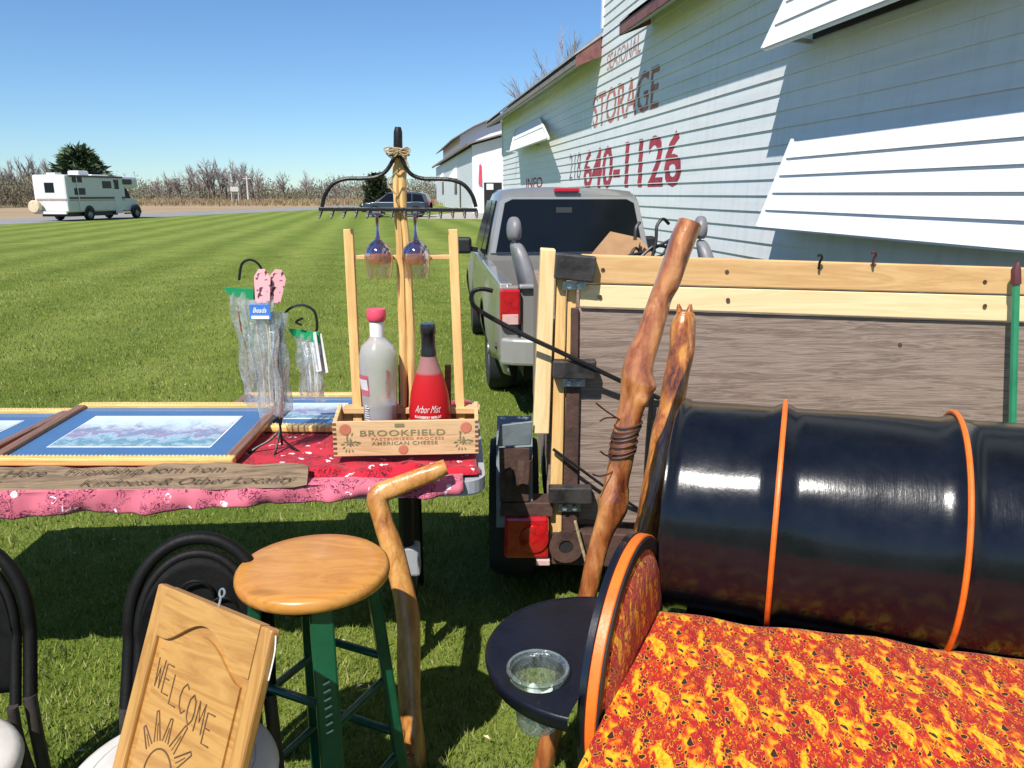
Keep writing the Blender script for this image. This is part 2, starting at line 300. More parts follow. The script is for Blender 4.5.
# ------------------------------------------------------------------ mesh builder
class MB:
    def __init__(s): s.v = []; s.f = []
    def quad(s, a, b, c, d): n = len(s.v); s.v += [tuple(a), tuple(b), tuple(c), tuple(d)]; s.f.append((n, n+1, n+2, n+3)); return s
    def hexa(s, p):
        n = len(s.v); s.v += [tuple(q) for q in p]
        for f in ((0, 3, 2, 1), (4, 5, 6, 7), (0, 1, 5, 4), (1, 2, 6, 5), (2, 3, 7, 6), (3, 0, 4, 7)): s.f.append(tuple(n+i for i in f))
        return s
    def box(s, c, d, mtx=None):
        x, y, z = (q/2 for q in d); c = Vector(c)
        pts = [Vector(q) for q in ((-x, -y, -z), (x, -y, -z), (x, y, -z), (-x, y, -z), (-x, -y, z), (x, -y, z), (x, y, z), (-x, y, z))]
        if mtx: pts = [mtx @ q for q in pts]
        return s.hexa([q+c for q in pts])
    def beam(s, a, b, w, h, up=(0, 0, 1)):
        a, b = Vector(a), Vector(b); d = (b-a).normalized(); sd = d.cross(Vector(up))
        if sd.length < 1e-4: sd = d.cross(Vector((1, 0, 0)))
        sd.normalize(); u = sd.cross(d); sd *= w/2; u *= h/2
        return s.hexa([a-sd-u, a+sd-u, b+sd-u, b-sd-u, a-sd+u, a+sd+u, b+sd+u, b-sd+u])
    def tube(s, pts, r, n=10, cap=True, fn=None, closed=False):
        pts = [Vector(p) for p in pts]; L = len(pts); rr = r if hasattr(r, '__len__') else [r]*L
        T = []
        for i in range(L):
            if closed: t = pts[(i+1) % L]-pts[i-1]
            else: t = pts[min(i+1, L-1)]-pts[max(i-1, 0)]
            T.append(t.normalized())
        u = T[0].orthogonal().normalized(); base = len(s.v)
        for i in range(L):
            u = (u-T[i]*u.dot(T[i])).normalized(); w = T[i].cross(u)
            for k in range(n):
                a = 2*math.pi*k/n; q = rr[i]*(fn(i/(L-1), a) if fn else 1)
                s.v.append(tuple(pts[i]+(u*math.cos(a)+w*math.sin(a))*q))
        for i in range(L if closed else L-1):
            for k in range(n):
                a = base+i*n; b2 = base+((i+1) % L)*n
                s.f.append((a+k, a+(k+1) % n, b2+(k+1) % n, b2+k))
        if cap and not closed:
            s.f.append(tuple(base+k for k in reversed(range(n)))); s.f.append(tuple(base+(L-1)*n+k for k in range(n)))
        return s
    def lathe(s, prof, n=32, o=(0, 0, 0), axis=None, a0=0, a1=2*math.pi, fn=None):
        """prof: (r, h) list; axis = (ex, ey, ez) frame"""
        o = Vector(o); ex, ey, ez = axis or (Vector((1, 0, 0)), Vector((0, 1, 0)), Vector((0, 0, 1)))
        full = abs(a1-a0-2*math.pi) < 1e-6; cols = n if full else n+1; base = len(s.v)
        for (r, h) in prof:
            for k in range(cols):
                a = a0+(a1-a0)*k/n; q = r*(fn(a, h) if fn else 1)
                s.v.append(tuple(o+ex*(q*math.cos(a))+ey*(q*math.sin(a))+ez*h))
        for i in range(len(prof)-1):
            for k in range(n):
                k2 = (k+1) % cols
                s.f.append((base+i*cols+k, base+i*cols+k2, base+(i+1)*cols+k2, base+(i+1)*cols+k))
        return s
    def disc(s, o, r, n=32, axis=None):
        o = Vector(o); ex, ey, ez = axis or (Vector((1, 0, 0)), Vector((0, 1, 0)), Vector((0, 0, 1)))
        b = len(s.v); s.v += [tuple(o+ex*r*math.cos(2*math.pi*k/n)+ey*r*math.sin(2*math.pi*k/n)) for k in range(n)]
        s.f.append(tuple(range(b, b+n))); return s
    def prism(s, poly, o, ex, ey, ez, t):
        """2-D polygon extruded by t along ez"""
        from mathutils.geometry import tessellate_polygon
        o, ex, ey, ez = (Vector(q) for q in (o, ex, ey, ez)); b = len(s.v); n = len(poly)
        for k in (0, 1): s.v += [tuple(o+ex*x+ey*y+ez*(t*k)) for x, y in poly]
        for tri in tessellate_polygon([[Vector((x, y, 0)) for x, y in poly]]):
            s.f.append(tuple(b+i for i in tri)); s.f.append(tuple(b+n+i for i in reversed(tri)))
        for i in range(n): j = (i+1) % n; s.f.append((b+i, b+j, b+n+j, b+n+i))
        return s
    def grid(s, fn, nu, nv):
        b = len(s.v)
        for i in range(nu+1):
            for j in range(nv+1): s.v.append(tuple(fn(i/nu, j/nv)))
        for i in range(nu):
            for j in range(nv):
                a = b+i*(nv+1)+j; s.f.append((a, a+nv+1, a+nv+2, a+1))
        return s
    def loft(s, rings, cap=True, closed=True):
        b = len(s.v); n = len(rings[0])
        for r in rings: s.v += [tuple(q) for q in r]
        for i in range(len(rings)-1):
            for k in range(n if closed else n-1):
                k2 = (k+1) % n; s.f.append((b+i*n+k, b+i*n+k2, b+(i+1)*n+k2, b+(i+1)*n+k))
        if cap and closed: s.f.append(tuple(b+k for k in reversed(range(n)))); s.f.append(tuple(b+(len(rings)-1)*n+k for k in range(n)))
        return s
    def add(s, v, f): b = len(s.v); s.v += [tuple(q) for q in v]; s.f += [tuple(b+i for i in q) for q in f]; return s
    def build(s, name, material, parent=None, world=False, smooth=False, bevel=0, angle=40, loc=None, solid=0, sub=0):
        me = bpy.data.meshes.new(name); vs = s.v
        if world and parent is not None:
            inv = MW(parent).inverted(); vs = [tuple(inv @ Vector(q)) for q in vs]
        elif loc is not None and world:
            l = Vector(loc); vs = [tuple(Vector(q)-l) for q in vs]
        me.from_pydata(vs, [], s.f); me.update()
        if material is not None: me.materials.append(material)
        if smooth:
            me.shade_smooth(); me.set_sharp_from_angle(angle=R(angle))
        o = bpy.data.objects.new(name, me); COL.objects.link(o)
        if parent is not None: o.parent = parent
        if loc is not None: o.location = loc
        if solid: md = o.modifiers.new('thick', 'SOLIDIFY'); md.thickness = solid; md.offset = 0
        if bevel:
            md = o.modifiers.new('bevel', 'BEVEL'); md.width = bevel; md.segments = 2; md.limit_method = 'ANGLE'; md.angle_limit = R(35); md.harden_normals = False
        if sub: md = o.modifiers.new('sub', 'SUBSURF'); md.levels = sub; md.render_levels = sub
        return o
def MW(o):
    m = Matrix.Translation(o.location) @ o.rotation_euler.to_matrix().to_4x4()
    return MW(o.parent) @ m if o.parent else m
def tag(o, label=None, cat=None, group=None, kind=None):
    if label: o['label'] = label
    if cat: o['category'] = cat
    if group: o['group'] = group
    if kind: o['kind'] = kind
    return o
def thing(name, label, cat, loc=(0, 0, 0), rz=0, group=None):
    o = bpy.data.objects.new(name, None); COL.objects.link(o); o.location = loc; o.rotation_euler = (0, 0, rz); o.empty_display_size = .1
    return tag(o, label, cat, group)
def copy_tree(o, parent=None):
    c = o.copy(); COL.objects.link(c)
    if parent is not None: c.parent = parent
    for ch in [q for q in bpy.data.objects if q.parent == o]: copy_tree(ch, c)
    return c
def spline(pts, n):
    """Catmull-Rom through pts (tuples of any length)"""
    pts = [tuple(p) for p in pts]; out = []; L = len(pts)
    for i in range(L-1):
        p0, p1, p2, p3 = pts[max(i-1, 0)], pts[i], pts[i+1], pts[min(i+2, L-1)]
        for j in range(n):
            t = j/n
            out.append(tuple(.5*((2*b)+(-a+c)*t+(2*a-5*b+4*c-d)*t*t+(-a+3*b-3*c+d)*t**3) for a, b, c, d in zip(p0, p1, p2, p3)))
    out.append(pts[-1]); return out
def text_mesh(s, size=1.0, sx=1.0, shear=0.0, space=1.0, bold=0.0):
    cu = bpy.data.curves.new('t', 'FONT'); cu.body = s; cu.size = size; cu.shear = shear; cu.resolution_u = 3; cu.space_character = space; cu.offset = bold
    ob = bpy.data.objects.new('t', cu); COL.objects.link(ob); bpy.context.view_layer.update()
    dg = bpy.context.evaluated_depsgraph_get(); me = bpy.data.meshes.new_from_object(ob.evaluated_get(dg))
    v = [(q.co.x*sx, q.co.y) for q in me.vertices]; f = [tuple(p.vertices) for p in me.polygons]
    bpy.data.objects.remove(ob); bpy.data.curves.remove(cu); bpy.data.meshes.remove(me)
    return v, f
def text_fit(s, x0, x1, y0, y1, **kw):
    v, f = text_mesh(s, **kw); ax = min(q[0] for q in v); bx = max(q[0] for q in v); ay = min(q[1] for q in v); by = max(q[1] for q in v)
    return [(x0+(q[0]-ax)/(bx-ax)*(x1-x0), y0+(q[1]-ay)/(by-ay)*(y1-y0)) for q in v], f
rnd = random.uniform
UP = Vector((0, 0, 1))

# ------------------------------------------------------------------ camera, sun, sky
cam = bpy.data.cameras.new('camera'); co = bpy.data.objects.new('camera', cam); COL.objects.link(co)
co.location = (0, 0, H); co.rotation_euler = (math.pi/2-PT, 0, 0)
cam.sensor_width = 36; cam.lens = 36*F/1024; cam.clip_start = .05; cam.clip_end = 5000
sc.camera = co
Ld = Vector((.36, .72, -1.0)).normalized()       # the way the sunlight travels
su = bpy.data.lights.new('sun', 'SUN'); su.energy = 5.0; su.angle = R(.55); su.color = (1, .955, .88)
so = bpy.data.objects.new('sun', su); COL.objects.link(so); so.rotation_euler = Ld.to_track_quat('-Z', 'Y').to_euler(); so.location = (-5, -8, 12)
w = bpy.data.worlds.new('World'); sc.world = w; w.use_nodes = True; nt = w.node_tree
sky = nt.nodes.new('ShaderNodeTexSky'); sky.sky_type = 'NISHITA'; sky.sun_disc = False
sky.sun_elevation = math.asin(-Ld.z); sky.sun_rotation = math.atan2(-Ld.x, -Ld.y); sky.altitude = 200; sky.air_density = 1.0; sky.dust_density = 0.0; sky.ozone_density = 1.0
bg = nt.nodes['Background']; bg.inputs['Strength'].default_value = .076
tint = mixc(nt, 1.0, sky.outputs[0], (.71, .98, 1.30), 'MULTIPLY'); nt.links.new(tint, bg.inputs['Color'])
vs_ = sc.view_settings; vs_.view_transform = 'Standard'; vs_.look = 'None'; vs_.exposure = 0.42; vs_.gamma = 1; vs_.use_curve_mapping = False
sc.cycles.use_denoising = True
try: sc.cycles.denoiser = 'OPENIMAGEDENOISE'
except Exception: pass
sc.cycles.max_bounces = 8; sc.cycles.transparent_max_bounces = 16; sc.cycles.caustics_reflective = False; sc.cycles.caustics_refractive = False

# ------------------------------------------------------------------ ground
def sheet(name, pts, z, m, kind='structure'):
    mb = MB(); n = len(pts); mb.v = [(x, y, z) for x, y in pts]; mb.f = [tuple(range(n))]
    return tag(mb.build(name, m), kind=kind)
m, nt, b = newmat('dry_field'); v = coords(nt); M['field'] = m
nt.links.new(ramp(nt, noise(nt, v, .06, 6, .65), [(.3, (.22, .155, .095)), (.5, (.35, .26, .165)), (.7, (.30, .25, .15))]), b.inputs['Base Color']); b.inputs['Roughness'].default_value = 1
b.inputs['Specular IOR Level'].default_value = .05
m, nt, b = newmat('mown_lawn'); M['lawn'] = m; v = coords(nt)
dt = N(nt, 'ShaderNodeVectorMath', operation='DOT_PRODUCT'); nt.links.new(v, dt.inputs[0]); dt.inputs[1].default_value = (-.985, -.172, 0)
wob = noise(nt, v, .35, 3)
stripe = math_(nt, 'SINE', math_(nt, 'MULTIPLY_ADD', dt.outputs['Value'], 2*math.pi/1.9, math_(nt, 'MULTIPLY', wob, 3.0)))
st = math_(nt, 'MULTIPLY_ADD', stripe, .5, .5)
ca = ramp(nt, noise(nt, v, 1.2, 8, .72), [(.28, (.090, .135, .018)), (.5, (.145, .200, .028)), (.72, (.205, .255, .046))])
cb = ramp(nt, noise(nt, v, 1.2, 8, .72), [(.28, (.150, .200, .032)), (.5, (.225, .280, .052)), (.72, (.300, .345, .080))])
col = mixc(nt, math_(nt, 'MULTIPLY', st, .9), ca, cb)
fine = noise(nt, v, 55, 4, .8)
col = mixc(nt, math_(nt, 'MULTIPLY', ramp(nt, fine, [(.3, (1,)*3), (.52, (0,)*3)]), .55), col, (.020, .036, .006))
patch = ramp(nt, noise(nt, v, .5, 5, .6), [(.58, (0,)*3), (.75, (1,)*3)])
col = mixc(nt, math_(nt, 'MULTIPLY', patch, .35), col, (.22, .21, .07))
nt.links.new(col, b.inputs['Base Color']); b.inputs['Roughness'].default_value = .9; b.inputs['Specular IOR Level'].default_value = .15
bump(nt, b, fine, .8, .03)
sheet('ground', [(-900, -300), (900, -300), (900, 1600), (-900, 1600)], -.02, M['field'])
rd = lambda y: -27.6+.177*(y-42.8)
lawn = [(rd(-60), -60), (45, -60), (45, 170), (rd(170), 170)]
sheet('lawn', lawn, 0, M['lawn'])
sheet('road', [(rd(-60)-7.6, -60), (rd(-60), -60), (rd(330), 330), (rd(330)-7.6, 330)], .006, M['road'])
sheet('gravel_yard', [(-7.5, 54), (3, 50), (6, 72), (-4, 74), (-7, 60)], .004, M['gravel'])

# grass blades, real geometry near the camera
def grass(name, n, x0, x1, y0, y1, h, wd, seed, dens=None):
    rng = np.random.default_rng(seed); ys = y0+(y1-y0)*rng.random(n)**1.9; half = (ys*.74+.75)
    xs = (rng.random(n)*2-1)*half; xs = np.clip(xs, x0, x1)
    a = rng.random(n)*2*np.pi; hh = h*(.45+rng.random(n)*.9)*np.clip((y1-ys)/14, .25, 1); ww = wd*(.6+rng.random(n)*.8)*(1+ys*.10)
    cl = np.sin(xs*7.3+np.sin(ys*5.1)*2)*np.sin(ys*6.7+np.sin(xs*4.3)*2)+.6*np.sin(xs*19+ys*13)*np.sin(ys*23-xs*9); hh *= np.clip(1+.38*cl, .45, 1.8)
    lx = (rng.random(n)-.5)*1.2*hh; ly = (rng.random(n)-.5)*1.2*hh
    V = np.zeros((n, 3, 3), np.float32)
    V[:, 0] = np.stack([xs-np.cos(a)*ww, ys-np.sin(a)*ww, np.zeros(n)], 1)
    V[:, 1] = np.stack([xs+np.cos(a)*ww, ys+np.sin(a)*ww, np.zeros(n)], 1)
    V[:, 2] = np.stack([xs+lx, ys+ly, hh], 1)
    me = bpy.data.meshes.new(name); me.vertices.add(n*3); me.vertices.foreach_set('co', V.ravel())
    me.loops.add(n*3); me.loops.foreach_set('vertex_index', np.arange(n*3, dtype=np.int32))
    me.polygons.add(n); me.polygons.foreach_set('loop_start', np.arange(n, dtype=np.int32)*3)
    me.update(calc_edges=True)
    m, nt, b = newmat('grass_blade'); g = N(nt, 'ShaderNodeNewGeometry')
    c = ramp(nt, g.outputs['Random Per Island'], [(0, (.110, .155, .020)), (.4, (.215, .280, .038)), (.75, (.325, .380, .076)), (.93, (.46, .44, .15)), (1, (.62, .56, .34))])
    big = ramp(nt, noise(nt, coords(nt), 2.2, 4, .7), [(.3, (.62, .72, .7)), (.6, (1, 1, 1)), (.8, (1.2, 1.1, .95))])
    c = mixc(nt, 1.0, c, big, 'MULTIPLY'); c = mixc(nt, ramp(nt, noise(nt, coords(nt), .9, 5, .7), [(.56, (0,)*3), (.72, (.5,)*3)]), c, (.42, .38, .16)); nt.links.new(c, b.inputs['Base Color'])
    b.inputs['Roughness'].default_value = .6; b.inputs['Specular IOR Level'].default_value = .12
    cn = N(nt, 'ShaderNodeCombineXYZ', Z=1.0); mn = N(nt, 'ShaderNodeVectorMath', operation='MULTIPLY_ADD'); nt.links.new(g.outputs['Normal'], mn.inputs[0]); mn.inputs[1].default_value = (.45,)*3; nt.links.new(cn.outputs[0], mn.inputs[2]); nrm = N(nt, 'ShaderNodeVectorMath', operation='NORMALIZE'); nt.links.new(mn.outputs[0], nrm.inputs[0]); nt.links.new(nrm.outputs[0], b.inputs['Normal'])
    tl = N(nt, 'ShaderNodeBsdfTranslucent'); nt.links.new(c, tl.inputs[0]); mx = N(nt, 'ShaderNodeMixShader'); mx.inputs[0].default_value = .35
    nt.links.new(b.outputs[0], mx.inputs[1]); nt.links.new(tl.outputs[0], mx.inputs[2]); nt.links.new(mx.outputs[0], nt.nodes['Material Output'].inputs[0])
    me.materials.append(m)
    o = bpy.data.objects.new(name, me); COL.objects.link(o)
    return tag(o, 'short bright green mown grass blades of the near lawn', 'grass', kind='stuff')
def litter():
    rg = random.Random(9); mb = MB()
    for i in range(170):
        y = 1.2+11*rg.random()**1.5; x = rg.uniform(-1, 1)*(y*.74+.6); a = rg.uniform(0, 6.28); l = rg.uniform(.006, .016); w_ = l*rg.uniform(.25, .6)
        u = Vector((math.cos(a), math.sin(a), rg.uniform(-.3, .3)))*l; q = Vector((-math.sin(a), math.cos(a), 0))*w_; c = Vector((x, y, rg.uniform(.022, .04)))
        mb.quad(c-u, c-q+Vector((0, 0, .004)), c+u, c+q+Vector((0, 0, .004)))
    tag(mb.build('leaf_litter', mat('dry_leaf_bits', (.55, .47, .30), .8, 0, .35, 3)), 'scattered pale dry leaf bits and clippings lying on the lawn', 'leaf litter', kind='stuff')
litter()
grass('grass', 520000, -16, 9, .7, 26, .027, .0020, 3)

# ------------------------------------------------------------------ far trees and brush
def bare_tree_mesh(seed, h, spread=.5, depth=5, thin=.0032, rf=.55):
    rg = random.Random(seed); mt = MB(); mc = MB()
    def br(p, d, l, r, k):
        q = p+d*l*.5+Vector((rg.uniform(-1, 1), rg.uniform(-1, 1), 0))*l*.05; e = q+d*l*.5
        (mt if k < 2 else mc).tube([p, q, e], [r, r*.82, r*.6], 4 if k < 3 else 3, cap=False)
        if k >= depth: return
        for i in range(rg.choice((2, 3, 3, 4)) if k else 6):
            nd = (d+Vector((rg.gauss(0, 1), rg.gauss(0, 1), rg.gauss(.15, .5)))*spread).normalized()
            if nd.z < .1: nd.z = .2; nd.normalize()
            s = p+(e-p)*rg.uniform(.35, 1); br(s, nd, l*rg.uniform(.5, .78), max(r*rf, h*thin), k+1)
        br(e, (d+Vector((rg.gauss(0, .15), rg.gauss(0, .15), 0))).normalized(), l*.7, r*.6, k+1)
    br(Vector((0, 0, 0)), UP.copy(), h*.36, h*.024, 0)
    return mt, mc
protos = []
def bare_tree(k, x, y, s, label, group='bare trees along the far field edge'):
    if k >= len(protos) or protos[k] is None:
        t = thing('bare_tree', label, 'tree', (x, y, 0), rnd(0, 6), group)
        a, c = bare_tree_mesh(100+k, 10, .36+.05*(k % 3), 4) if k < 5 else bare_tree_mesh(100+k, 10, .42, 5, .0009, .5); a.build('trunk', M['bark'], t); c.build('crown', M['twig'], t)
        protos.append(t)
    else:
        t = copy_tree(protos[k]); t.location = (x, y, 0); t.rotation_euler = (0, 0, rnd(0, 6)); tag(t, label, 'tree', group)
        if group is None and 'group' in t: del t['group']
    t.scale = (s, s, s*rnd(.95, 1.1)); return t
LAB = 'leafless gray tree in the row standing above the far brush line'
k = 0
for px, top in [(158, 178), (168, 172), (180, 170), (190, 163), (199, 168), (208, 159), (214, 164), (220, 160), (226, 168), (233, 159), (240, 166), (246, 163), (253, 166), (258, 168), (283, 170), (306, 172), (336, 176)]:
    y = rnd(165, 185); p = P(px, 190, Y=y); hh = P(px, top, Y=y).z
    bare_tree(k if k < 5 else random.randrange(5), p.x, y, hh/9.4, LAB); k += 1
for px, top in [(-14, 158), (2, 163), (14, 158), (27, 152), (38, 150), (46, 156)]:
    y = rnd(105, 120); p = P(px, 190, Y=y); hh = P(px, top, Y=y).z
    bare_tree(random.randrange(5), p.x, y, hh/10.5, 'leafless gray tree in the clump behind and left of the motorhome', 'bare trees left of the motorhome')
t = bare_tree(5, 1.4, 62, 1.08, 'leafless tree top showing above the roof of the long storage building', None)
t = bare_tree(5, 4.6, 66, 1.32, 'smaller leafless tree top above the maroon roof edge, right of another', None)
def brush(name, n, fx, label, h0, h1, seed, stops, wd=.25, tw=.9, l0=.25, l1=.8):
    rng = random.Random(seed); mb = MB()
    for i in range(n):
        x, y, hs = fx(rng); env = .72+.16*math.sin(x*.11+seed)+.12*math.sin(x*.37+seed*2)+.10*math.sin(x*.9)+.06*math.sin(x*2.3)
        h = rng.uniform(h0, h1)*hs*env; z = rng.random()**.8*h; l = rng.uniform(l0, l1); a = rng.uniform(0, 6.28); t = rng.gauss(0, tw)
        u = Vector((math.cos(a), math.sin(a), 0)); d = Vector((math.sin(t)*u.x, math.sin(t)*u.y, math.cos(t)))
        p = Vector((x, y, z)); s = u.cross(d).normalized()*rng.uniform(.2, 1)*wd
        n0 = len(mb.v); mb.v += [tuple(p-s), tuple(p+s), tuple(p+d*l*.6+s*.7), tuple(p+d*l)]; mb.f.append((n0, n0+1, n0+2, n0+3))
    m, nt, b = newmat(name+'_mat'); g = N(nt, 'ShaderNodeNewGeometry')
    c = ramp(nt, g.outputs['Random Per Island'], stops); c = mixc(nt, 1.0, c, ramp(nt, noise(nt, coords(nt), .09, 3), [(.35, (.75, .72, .8)), (.5, (1, 1, 1)), (.65, (.9, 1.12, .7))]), 'MULTIPLY')
    nt.links.new(c, b.inputs['Base Color']); b.inputs['Roughness'].default_value = 1; b.inputs['Specular IOR Level'].default_value = 0
    return tag(mb.build(name, m), label, 'brush', kind='stuff')
bs = [(0, (.13, .105, .085)), (.4, (.20, .165, .13)), (.7, (.235, .195, .155)), (.85, (.20, .20, .12)), (1, (.27, .27, .16))]
brush('distant_brush', 80000, lambda r: (r.uniform(-190, 70), r.uniform(176, 192), 1), 'far band of brown and olive leafless brush across the field', 3.0, 6.0, 5, bs, .10)
brush('distant_woods', 22000, lambda r: (r.uniform(-260, 120), r.uniform(255, 275), 1.0), 'low distant woods behind the brush band', 4.6, 8.2, 6, [(0, (.17, .15, .13)), (1, (.27, .26, .21))], .4)
brush('near_brush', 30000, lambda r: (r.uniform(-105, -58), r.uniform(96, 108), 1), 'brown brush thicket behind the motorhome at left', 2.8, 5.6, 7, bs, .07)
brush('dry_reeds', 36000, lambda r: (r.uniform(-130, 20), r.uniform(105, 168), .5), 'straw coloured dry grass standing in the far field', .25, .7, 8, [(0, (.22, .155, .09)), (.6, (.33, .24, .145)), (1, (.38, .30, .19))], .07, .5)

def conifer(name, label, x, y, h, rad, seed, cat='tree', n=2600, c=((0, (.022, .045, .018)), (.6, (.065, .105, .04)), (1, (.14, .19, .08))), low=.06, power=.8, leaf=.3):
    t = thing(name, label, cat, (x, y, 0)); rg = random.Random(seed)
    MB().tube([(0, 0, 0), (0, 0, h*.5), (0, 0, h*.96)], [h*.022, h*.014, h*.004], 7).build('trunk', M['bark'], t)
    mb = MB(); nb = 64
    for i in range(nb):
        f = (i+.5)/nb; z = h*(low+(1-low)*f); rr = rad*(1-f)**power*rg.uniform(.65, 1.12)+.12; a = i*2.4+rg.uniform(-.3, .3)
        for j in range(n//nb):
            q = rg.random()**.7; r = rr*q; sp = (1-q)*.3+.12
            p = Vector((math.cos(a)*r+rg.gauss(0, sp*rad*.3), math.sin(a)*r+rg.gauss(0, sp*rad*.3), z+.22*r-rg.random()*.3*leaf*2+rg.gauss(0, .06*h*.2)))
            d = Vector((math.cos(a)+rg.gauss(0, .5), math.sin(a)+rg.gauss(0, .5), rg.gauss(.35, .4))).normalized(); s = d.cross(Vector((rg.gauss(0, 1), rg.gauss(0, 1), rg.gauss(0, 1)))).normalized()
            l = leaf*rg.uniform(.6, 1.3); n0 = len(mb.v); mb.v += [tuple(p-s*l*.22), tuple(p+s*l*.22), tuple(p+d*l)]; mb.f.append((n0, n0+1, n0+2))
    m, nt, b = newmat(name+'_needles'); g = N(nt, 'ShaderNodeNewGeometry'); nt.links.new(ramp(nt, g.outputs['Random Per Island'], list(c)), b.inputs['Base Color']); b.inputs['Roughness'].default_value = .7
    mb.build('crown', m, t)
p = P(83, 200, Y=75); conifer('pine_tree', 'dark green spreading pine rising behind the white motorhome', p.x, 75, P(85, 149, Y=75).z, 3.0, 11, n=4200, low=.22, power=.72, leaf=.85)
p = P(377, 200, Y=76); conifer('juniper_bush', 'round dark green juniper standing behind the parked dark SUV', p.x, 76, P(377, 174, Y=76).z, 1.6, 12, 'bush', n=3600, low=.03, power=.45, leaf=.4, c=((0, (.02, .035, .012)), (1, (.06, .075, .03))))

# utility pole and far sign
p = P(248.5, 201, Y=150); t = thing('utility_pole', 'slim pale pole standing at the far side of the road', 'pole', (p.x, 150, 0))
MB().tube([(0, 0, 0), (0, 0, P(248, 176, Y=150).z)], [.22, .16], 8).build('post', M['pole'], t); MB().box((0, 0, 4.4), (1.6, .12, .14)).build('crossarm', M['pole'], t)
p = P(235.5, 201, Y=120); t = thing('road_sign', 'small pale signboard on two posts beside the far road', 'sign', (p.x, 120, 0))
for sx_ in (-.5, .5): MB().box((sx_, 0, 1.2), (.10, .10, 2.6)).build('post', M['pole'], t)
MB().box((0, -.12, 2.3), (1.2, .08, .7)).build('panel', M['pole'], t, bevel=.02)
# white camper trailer far left, behind the motorhome
p = P(25, 207, Y=100); t = thing('camper_trailer', 'tiny white camper trailer far off, left of the motorhome', 'trailer', (p.x, 92, 0))
MB().box((0, 0, 1.15), (1.9, 1.6, 1.15)).build('body', M['rv_white'], t, bevel=.2)
MB().box((.2, -.81, 1.3), (.6, .03, .35)).build('window', M['car_glass'], t)
MB().lathe([(.0, -.1), (.32, -.1), (.32, .1), (0, .1)], 16, (0, -.75, .33), (Vector((1, 0, 0)), UP, Vector((0, 1, 0)))).build('wheel', M['tire'], t)

# ------------------------------------------------------------------ long storage building
dk = Vector((-.1495, 1, 0)).normalized(); nk = Vector((-dk.y, dk.x, 0)); O = Vector((4.2, 0, 0)); WA = math.atan2(dk.y, dk.x)
def onwall(px, py, off=0):
    q = P(px, py, Y=1)-Vector((0, 0, H)); t_ = ((O-Vector((0, 0, H))).dot(nk)+off)/q.dot(nk); p = Vector((0, 0, H))+q*t_
    return (p-O).dot(dk), p.z
bld = thing('storage_building', 'long white clapboard storage building with maroon roof edges and painted phone number', 'building', O, WA)
# local axes: x along the wall away from the camera, y out towards the lawn, z up
EXP = .175; LAPO = .021
def siding(mb, s0, s1, z0, z1):
    z = z0
    prof = []
    while z < z1-1e-6:
        zt = min(z+EXP, z1); prof += [(LAPO, z), (.004, zt)]; z = zt
    n0 = len(mb.v)
    for (y, z) in prof: mb.v += [(s0, y, z), (s1, y, z)]
    for i in range(len(prof)-1): a = n0+2*i; mb.f.append((a, a+1, a+3, a+2))
def sidey(z): return .004+LAPO*(1-((z-.01) % EXP)/EXP)*.84
wl = MB(); siding(wl, -6, 30.65, .01, 4.56); wl.build('wall', M['white_wall'], bld)
wl = MB(); siding(wl, -6, 16.46, 4.56, 9.11)
wl.build('upper_wall', M['white_wall'], bld)
MB().box((12.3, -6.03, 2.25), (36.6, 12, 4.44)).build('core', M['white_wall'], bld)
MB().box((5.2, -6.03, 6.8), (22.4, 12, 4.3)).build('upper_core', M['white_wall'], bld)
MB().box((16.44, .0, 6.9), (.09, .09, 4.4)).build('corner_trim', M['white_wall'], bld)
MB().box((30.63, .0, 2.1), (.09, .1, 4.15)).build('corner_trim', M['white_wall'], bld)
def eave(s0, s1, zt=4.03, n_=.5, fm=None, fh=.15):
    mb = MB(); mb.hexa([(s0, -.02, 4.03+.28), (s1, -.02, 4.31), (s1, n_, zt), (s0, n_, zt), (s0, -.02, 4.37), (s1, -.02, 4.37), (s1, n_, zt+.05), (s0, n_, zt+.05)])
    mb.build('soffit', M['soffit'], bld)
    MB().box(((s0+s1)/2, n_+.016, zt+.08), (s1-s0+.03, .03, fh)).build('fascia', fm or M['maroon'], bld)
    for s_, q in ((s0, -.018), (s1, .018)):
        mb = MB(); mb.prism([(.03, 4.20), (n_+.03, zt-.02), (n_+.03, zt+.18), (.03, 4.62)], (s_+q-.012, 0, 0), (0, 1, 0), (0, 0, 1), (1, 0, 0), .024); mb.build('fascia_return', M['maroon'], bld)
    mb = MB(); mb.hexa([(s0-.05, -.02, 4.6), (s1+.05, -.02, 4.6), (s1+.05, n_+.06, zt+.185), (s0-.05, n_+.06, zt+.185), (s0-.05, -.02, 4.66), (s1+.05, -.02, 4.66), (s1+.05, n_+.06, zt+.22), (s0-.05, n_+.06, zt+.22)])
    mb.build('roof_edge', M['awning_white'] if s0 < 0 else M['roof_gray'], bld)
eave(16.5, 31.2, fm=M['roof_brown'], fh=.10); eave(-6, 13.42)
mb = MB(); mb.hexa([(16.5, -.03, 4.66), (31.2, -.03, 4.66), (31.2, -6, 7.2), (16.5, -6, 7.2), (16.5, -.03, 4.70), (31.2, -.03, 4.70), (31.2, -6, 7.26), (16.5, -6, 7.26)]); mb.build('roof', M['roof_gray'], bld)
MB().box((5.3, -5.6, 9.1), (23.4, 12.8, .22)).build('upper_roof', M['roof_gray'], bld)
